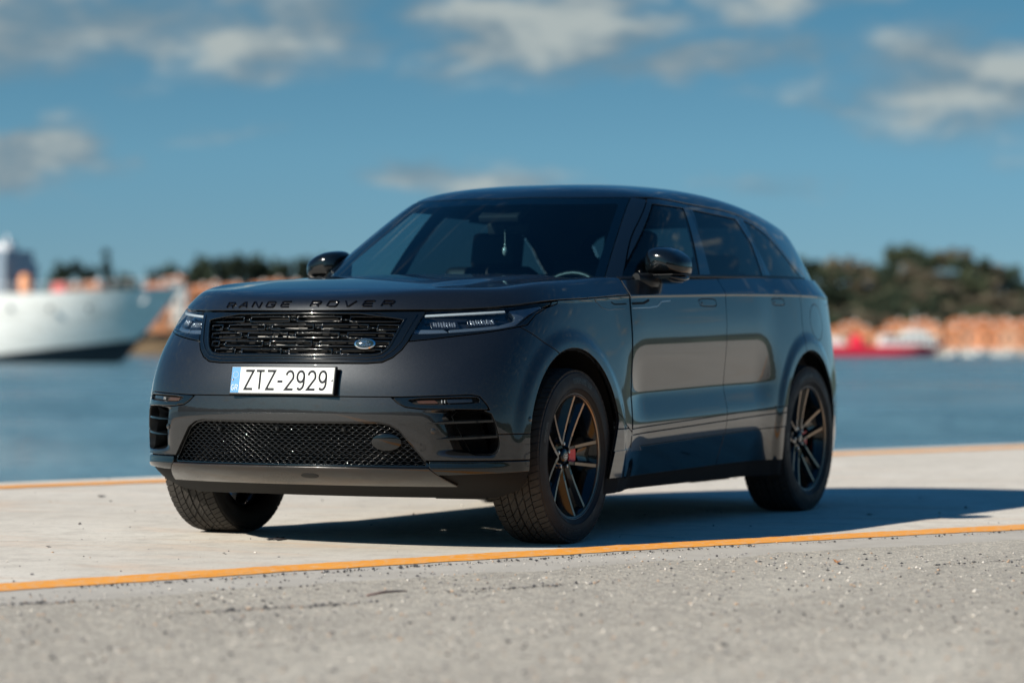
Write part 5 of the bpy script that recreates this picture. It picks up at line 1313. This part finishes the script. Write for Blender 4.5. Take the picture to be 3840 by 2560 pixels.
def tree(name, kind, px, D, zb, h, wx, var, label, group):
    p = at(px, D, zb); o = empty(name, tuple(p)); o.scale = (wx, wx, h); o.rotation_euler = (0, 0, rng.random()*6.28)
    obj('crown', KIND[kind][var % len(KIND[kind])], o); obj('trunk', TRK[kind], o); tag(o, label, 'tree', group); return o
def crest(prof, px): return float(np.interp(px, [p_[0] for p_ in prof], [p_[1] for p_ in prof]))
def face_z(prof, D0, D1, z0, px, D):
    q = max(0., min(1., (D-D0)/(D1-D0))); return z0+(crest(prof, px)-z0)*q*q*(3-2*q)
NAMEK = {'broad': 'broadleaf_tree', 'pine': 'stone_pine', 'cypress': 'cypress_tree'}
# crest trees on the hill behind the car's tail
for px in np.arange(2960, 3960, 34):
    k = 'broad' if rng.random() < .85 else 'pine'; D = rng.uniform(835, 858); h = rng.uniform(6.5, 10.5)
    tree(NAMEK[k], k, px+rng.uniform(-12, 12), D, face_z(HP, 742, 860, 1., px, D)-2.2, h+1.7, h*rng.uniform(.9, 1.25), rng.randrange(3), 'tree standing on the crest of the wooded hill right of the car', 'trees along the hill crest')
for row, (D, n) in enumerate(((822, 26), (800, 26), (780, 24), (763, 22))):
    for k_ in range(n):
        px = 2960+1000*(k_+.5*(row % 2))/n+rng.uniform(-14, 14); k = 'broad' if rng.random() < .8 else 'pine'; h = rng.uniform(5., 9.)
        tree(NAMEK[k], k, px, D+rng.uniform(-8, 8), face_z(HP, 742, 860, 1., px, D)-.8, h, h*rng.uniform(.8, 1.15), rng.choice([0, 1, 1, 2, 2]), 'tree growing on the slope of the wooded hill above the houses', 'trees on the hill slope')
ORD = ['first', 'second', 'third', 'fourth', 'fifth', 'sixth', 'seventh', 'eighth', 'ninth', 'tenth', 'eleventh', 'twelfth', 'thirteenth', 'fourteenth']
# trees of the left-hand shore
for i, (px, ph, w_, k) in enumerate(((600, 1000, 62, 'pine'), (635, 990, 60, 'broad'), (720, 985, 70, 'pine'), (770, 962, 80, 'broad'), (815, 958, 75, 'pine'), (865, 955, 80, 'broad'), (910, 950, 70, 'pine'), (950, 955, 70, 'broad'), (985, 965, 60, 'pine'), (1050, 972, 62, 'broad'), (1090, 962, 70, 'pine'), (1130, 968, 62, 'broad'), (1165, 960, 66, 'pine'), (1215, 965, 70, 'broad'))):
    D = 655+rng.uniform(-8, 12); zb = crest(LP, px)-.6; zt = .85+(1297-ph)/FPX*D; tree(NAMEK[k], k, px, D, zb, zt-zb, w_*1.45/FPX*D, 1, f'dark tree above the orange houses, {ORD[i]} from the ship bow', 'dark trees left of the car')
D = 600; tree('cypress_tree', 'cypress', 400, D, 2., .85+(1297-938)/FPX*D-2., 60/FPX*D*5.5, 0, 'tall thin cypress rising behind the white ship', None)
tree('stone_pine', 'pine', 290, D, 2., .85+(1297-968)/FPX*D-2., 150/FPX*D, 1, 'lone dark pine with a pointed crown behind the white ship', None)
tree('broadleaf_tree', 'broad', 215, D, 2., .85+(1297-1015)/FPX*D-2., 110/FPX*D, 1, 'low dark bushy tree left of the pine behind the ship', None)
tree('broadleaf_tree', 'broad', 480, D, 2., .85+(1297-1030)/FPX*D-2., 130/FPX*D, 1, 'low dark bushy tree right of the thin cypress', None)

def house(px, D, zb, wpx, ytop, mat, label, group, hip=True, storeys=2):
    """a house wpx photo pixels wide whose eaves reach the photo row ytop"""
    w_ = wpx/FPX*D; zt = .85+(1297-ytop)/FPX*D-w_*.18; h = max(2.5, zt-zb); dp = w_*.8; p = at(px, D+dp/2, zb); o = empty('house', tuple(p)); o.rotation_euler = (0, 0, math.atan2(RT[1], RT[0])+rng.uniform(-.25, .25))
    mb = MB(); mb.box((0, 0, h/2), (w_, dp, h)); mb.build('wall', mat, o)
    rh = w_*.20; mb = MB(); ov = .35; a, b2 = w_/2+ov, dp/2+ov; r_ = a*.45 if hip else a
    mb.add([(-a, -b2, h), (a, -b2, h), (a, b2, h), (-a, b2, h), (-a+r_ if hip else -a, 0, h+rh), (a-r_ if hip else a, 0, h+rh)], [(0, 1, 5, 4), (2, 3, 4, 5), (1, 2, 5), (3, 0, 4), (3, 2, 1, 0)])
    rf = mb.build('roof', 'roof_tile', o); mb = MB(); mb.box((w_*.2, dp*.1, h+rh*.9), (.7, .6, 1.4)); mb.build('chimney', 'wall_white', rf)
    n = max(2, int(w_/3.)); st = max(1, int(h/3.0))
    for s_ in range(st):
        for k in range(n):
            x = -w_/2+w_*(k+.5)/n; z = h*(s_+.5)/st; mb = MB(); mb.box((x, -dp/2-.02, z), (1.0, .06, 1.4)); wn = mb.build('window', 'far_window', o)
    tag(o, label, 'house', group); return o
HUE = {'wall_peach': 'peach', 'wall_orange': 'orange', 'wall_ochre': 'ochre', 'wall_white': 'white'}
mats = ['wall_peach', 'wall_orange', 'wall_peach', 'wall_ochre', 'wall_peach', 'wall_orange', 'wall_peach', 'wall_orange', 'wall_peach', 'wall_orange', 'wall_orange', 'wall_peach']
hx = [3150, 3232, 3318, 3405, 3490, 3565, 3640, 3712, 3782, 3858]; ht = [1222, 1226, 1230, 1218, 1212, 1222, 1206, 1216, 1210, 1218]
for i, (x, y_, mm) in enumerate(zip(hx, ht, mats)): house(x, 712+rng.uniform(0, 5), .3, rng.uniform(72, 88), y_, mm, f'{HUE[mm]} walled waterfront house, {ORD[i]} from the car tail in the front row', 'waterfront houses right of the car')
for i, (x, y_, mm) in enumerate(((3190, 1205, 'wall_peach'), (3360, 1200, 'wall_orange'), (3450, 1196, 'wall_orange'), (3600, 1190, 'wall_peach'), (3680, 1188, 'wall_orange'), (3760, 1192, 'wall_orange'), (3830, 1195, 'wall_peach'))):
    house(x, 738+rng.uniform(0, 4), .8, rng.uniform(70, 90), y_, mm, f'{HUE[mm]} house showing its terracotta roof above the front row, {ORD[i]} from the car tail', 'houses of the second row')
for x, D, zb, w_, y_, mm, lb in ((265, 590, 2.5, 66, 1073, 'wall_orange', 'small orange house behind the ship left of the cypress'), (345, 592, 2.5, 86, 1063, 'wall_orange', 'orange house with terracotta roof just left of the thin cypress'), (585, 590, 3.5, 105, 1065, 'wall_orange', 'orange house above the bow of the white ship'), (655, 600, 5., 64, 1043, 'wall_white', 'tall white house beside the bow of the ship'),
                             (745, 606, 6., 80, 1075, 'wall_orange', 'low orange house first right of the ship bow'), (800, 610, 6.5, 40, 1065, 'wall_white', 'narrow white house between two orange ones above the bonnet'), (870, 606, 6.5, 92, 1069, 'wall_peach', 'broad peach house above the bonnet edge'), (975, 612, 7., 60, 1065, 'wall_peach', 'small peach house over the bonnet'), (1030, 608, 7., 70, 1055, 'wall_orange', 'orange house nearest to the far door mirror'), (1095, 610, 7., 80, 1061, 'wall_white', 'pale house right beside the far door mirror')):
    house(x, D, zb, w_, y_, mm, lb, None, hip=rng.random() < .7)

# ------------------------------------------------------------------ vessels
m, t, b = pmat('hull_white', (.80, .81, .78), .35, 0., .3)
oc = t.coord('Object'); n_ = t.noise(t.scale(oc, (.4, .4, 1.5)), 1.2, 5., .6); t.put(b.inputs['Base Color'], t.ramp(n_, [(.35, (.66, .66, .62)), (.6, (.80, .81, .78))]))
col('hull_navy', (.012, .022, .032), .4, .2); col('ship_grey', (.24, .30, .36), .6, .1); col('hull_red', (.80, .035, .075), .4, .1); col('deck_red', (.50, .08, .07), .6, .1); pmat('float_orange', (.80, .33, .14), .5); pmat('ship_glass', (.03, .05, .07), .1); pmat('mast_white', (.8, .8, .8), .4)
def hull_loft(name, secs, mat, parent, z_sel=None):
    """secs: list of (along, [(half-breadth, z) ...]); mirrored across the keel plane"""
    V = []; n = len(secs[0][1])
    for a, pr in secs:
        V += [(a, -q[0], q[1]) for q in pr]+[(a, q[0], q[1]) for q in reversed(pr)]
    k = 2*n; Fc = [(i*k+j, i*k+(j+1) % k, (i+1)*k+(j+1) % k, (i+1)*k+j) for i in range(len(secs)-1) for j in range(k)]+[tuple(range(k)), tuple(range((len(secs)-1)*k, len(secs)*k))]
    mb = MB(); mb.add(V, Fc); return mb.build(name, mat, parent, True, .6)
DS = 322.; ux = DS/FPX
ship = empty('ferry', tuple(at(690, DS, WATER))); ship.rotation_euler = (0, 0, math.atan2(RT[1], RT[0])-math.radians(13)); tag(ship, 'white ferry with dark blue bottom moored across the water at the left edge', 'ship')
L = 70.
def ssec(s, z0, z1):   # s metres aft of the stem
    out_ = []; zs_ = 8.7-s/.84; z0 = min(max(z0, zs_), sheer(s)-.02); z1 = max(z1, z0+.01)
    for k in range(7):
        z = z0+(z1-z0)*k/6.; rake = (8.7-z)*.84; qq = max(0., min(1., (s-rake)/15.)); flare = .55+.45*(z/8.); hb = 5.6*(1-(1-qq)**2.2)*(flare+(1-flare)*qq); out_.append((max(.02, hb), z))
    return out_
def boot(s): return 3.15-2.25*min(1., max(0., s-2.)/19.)-.3*max(0., s-21.)/49.
def sheer(s): return 8.55-.75*min(1., s/16.)
def zr_ok(s, z): return s >= (8.7-z)*.62-.01
ss = [0., .6, 1.2, 2., 3., 4., 5.5, 7., 9., 11., 13.5, 16., 20., 25., 32., 45., 60., L]
hull_loft('upper_hull', [(-s, ssec(s, boot(s), sheer(s))) for s in ss], 'hull_white', ship)
hull_loft('lower_hull', [(-s, ssec(s, -.6, boot(s)-.01)) for s in ss], 'hull_navy', ship)
mb = MB(); mb.box((-40.8, 0, 9.6), (43, 9.6, 3.6)); mb.build('deck_house', 'ship_grey', ship)
mb = MB(); mb.box((-26.8, 0, 11.9), (14.5, 8.2, 1.6)); wh_ = mb.build('wheelhouse', 'ship_grey', ship)
for k in range(5):
    mb = MB(); mb.box((-21.5-2.4*k, -4.13, 12.0), (1.7, .08, .8)); mb.build('bridge_window', 'ship_glass', wh_)
for k in range(7):
    mb = MB(); mb.lathe([(0, 0), (.22, .0), (.27, -.1)], 14, 'Y', c=(-9.-4.6*k, -5.62+.08*(k == 0)-.02, 6.1)); mb.build('porthole', 'ship_glass', ship)
mb = MB(); mb.tube([(-21, 0, 12.), (-21, 0, 14.4)], .18, 8); mb.box((-21, 0, 13.6), (.2, 3.6, .25)); mb.box((-21.5, 0, 13.0), (2.6, 2.2, 1.0)); mb.box((-24.2, 0, 12.8), (1.6, 1.6, .8)); mb.build('radar_mast', 'mast_white', ship, True, .5)
mb = MB(); mb.lathe([(0, 2.2), (.55, 2.1), (.7, 1.8), (.7, .2), (.55, 0), (0, 0)], 14, 'Z', c=(-17.4, -3.4, 7.8)); mb.build('liferaft', 'float_orange', ship, True, .6)
mb = MB(); mb.box((-13.6, -2.6, 8.4), (1.9, 1.6, 1.2), taper=.6); mb.build('deck_cover', 'deck_red', ship)
mb = MB(); mb.lathe([(.45, -.16), (.62, 0), (.45, .16), (.28, 0)], 16, 'Y', True, c=(-4.2, -1.9, 7.3)); mb.build('lifebuoy', 'mast_white', ship, True)
mb = MB()
for k in range(18): mb.tube([(-.8-1.6*k, -min(5.2, .3+.42*(k*1.6)), sheer(.8+1.6*k)), (-.8-1.6*k, -min(5.2, .3+.42*(k*1.6)), sheer(.8+1.6*k)+1.0)], .04, 5)
mb.tube([(-.8-1.6*k, -min(5.2, .3+.42*(k*1.6)), sheer(.8+1.6*k)+1.0) for k in range(18)], .04, 5); mb.build('railing', 'mast_white', ship)
# red and white boat on the right
DB_ = 655.; bt = empty('passenger_boat', tuple(at(3560, DB_, WATER))); bt.rotation_euler = (0, 0, math.atan2(RT[1], RT[0])+math.radians(6)); tag(bt, 'red hulled passenger boat with white cabin moored below the houses behind the tail', 'boat')
def bsec(s, z0, z1):
    out_ = []; z0 = min(max(z0, 3.6-s/1.1), 3.28); z1 = max(z1, z0+.01)
    for k in range(5):
        z = z0+(z1-z0)*k/4.; rake = (3.6-z)*1.1; qq = max(0., min(1., (s-rake)/9.)); out_.append((max(.02, 2.9*(1-(1-qq)**2)*(.75+.25*z/3.5)), z))
    return out_
bs = [0., .6, 1.5, 2.5, 4., 6., 9., 14., 22., 30., 38.]
hull_loft('hull', [(-s, bsec(s, .25, 3.3-.9*min(1., s/9.)+.2*max(0, s-22)/16.)) for s in bs], 'hull_red', bt); hull_loft('keel', [(-s, bsec(s, -.5, .24)) for s in bs], 'hull_navy', bt)
mb = MB(); mb.box((-9.8, 0, 3.6), (12.5, 4.2, 2.4), taper=.94); cb = mb.build('cabin', 'hull_white', bt)
for k in range(7):
    mb = MB(); mb.box((-4.8-1.65*k, -2.07, 3.9), (1.15, .1, .9)); mb.build('cabin_window', 'ship_glass', cb)
mb = MB(); mb.box((-8., 0, 5.3), (5.5, 3.6, 1.1), taper=.9); mb.build('wheelhouse', 'hull_white', bt)
mb = MB(); mb.box((-21.5, 0, 3.6), (2.6, 2.4, 2.6), taper=.7); mb.build('funnel', 'hull_red', bt); mb = MB(); mb.box((-29, 0, 3.2), (9., 4., 2.0), taper=.9); mb.build('aft_cabin', 'hull_white', bt)
mb = MB(); mb.tube([(-8, 0, 6.5), (-8, 0, 10.)], .1, 6); mb.build('mast', 'mast_white', bt)
# small white boats along the far quay
for k, px in enumerate((3610, 3665, 3720, 3770, 3825)):
    sb = empty('motor_boat', tuple(at(px, 682, WATER))); sb.rotation_euler = (0, 0, math.atan2(RT[1], RT[0])+rng.uniform(-.5, .5)); tag(sb, f'small white motor boat at the far quay, {ORD[k]} to the right of the red boat', 'boat', 'small white boats at the far quay')
    sc = rng.uniform(.8, 1.1)
    hull_loft('hull', [(a*sc, [(h_*sc*.75, .0), (h_*sc, .75*sc)]) for a, h_ in ((0., .03), (-.6, .5), (-1.6, .9), (-3.5, 1.05), (-5.2, .95))], 'hull_white', sb)
    mb = MB(); mb.box((-2.6*sc, 0, 1.15*sc), (1.8*sc, 1.4*sc, .85*sc), taper=.75); mb.build('cabin', 'hull_white', sb); mb = MB(); mb.box((-2.1*sc, 0, 1.22*sc), (1.1*sc, 1.47*sc, .38*sc), taper=.85); mb.build('windscreen', 'ship_glass', sb)

# ------------------------------------------------------------------ the land behind the photographer (seen only mirrored in the paintwork)
g = np.random.default_rng(5); V = []; Fc = []; n = 290
for k in range(n):
    a = math.radians(-75+268*k/(n-1)); hgt = 11.+4.*math.sin(a*3.1)+2.*math.sin(a*9.+1)+g.uniform(-.9, .9)
    dg = math.degrees(a); hgt *= 1.-.68*max(0., min(1., (dg-75.)/45.))
    for (R_, z) in ((118, 0.), (122, hgt*.55), (128, hgt*.92), (140, hgt)): R2 = R_+g.uniform(-2, 2); V.append((8+R2*math.cos(a), 5+R2*math.sin(a), z+(g.uniform(-.5, .5) if z > 0 else 0)))
Fc = [(4*k+j, 4*k+j+1, 4*k+5+j, 4*k+4+j) for k in range(n-1) for j in range(3)]
mb = MB(); mb.add(V, Fc); o = mb.build('distant_woodland', 'leaf_dark', None, False); tag(o, 'dark wooded ridge mirrored in the car', 'woodland', kind='stuff')
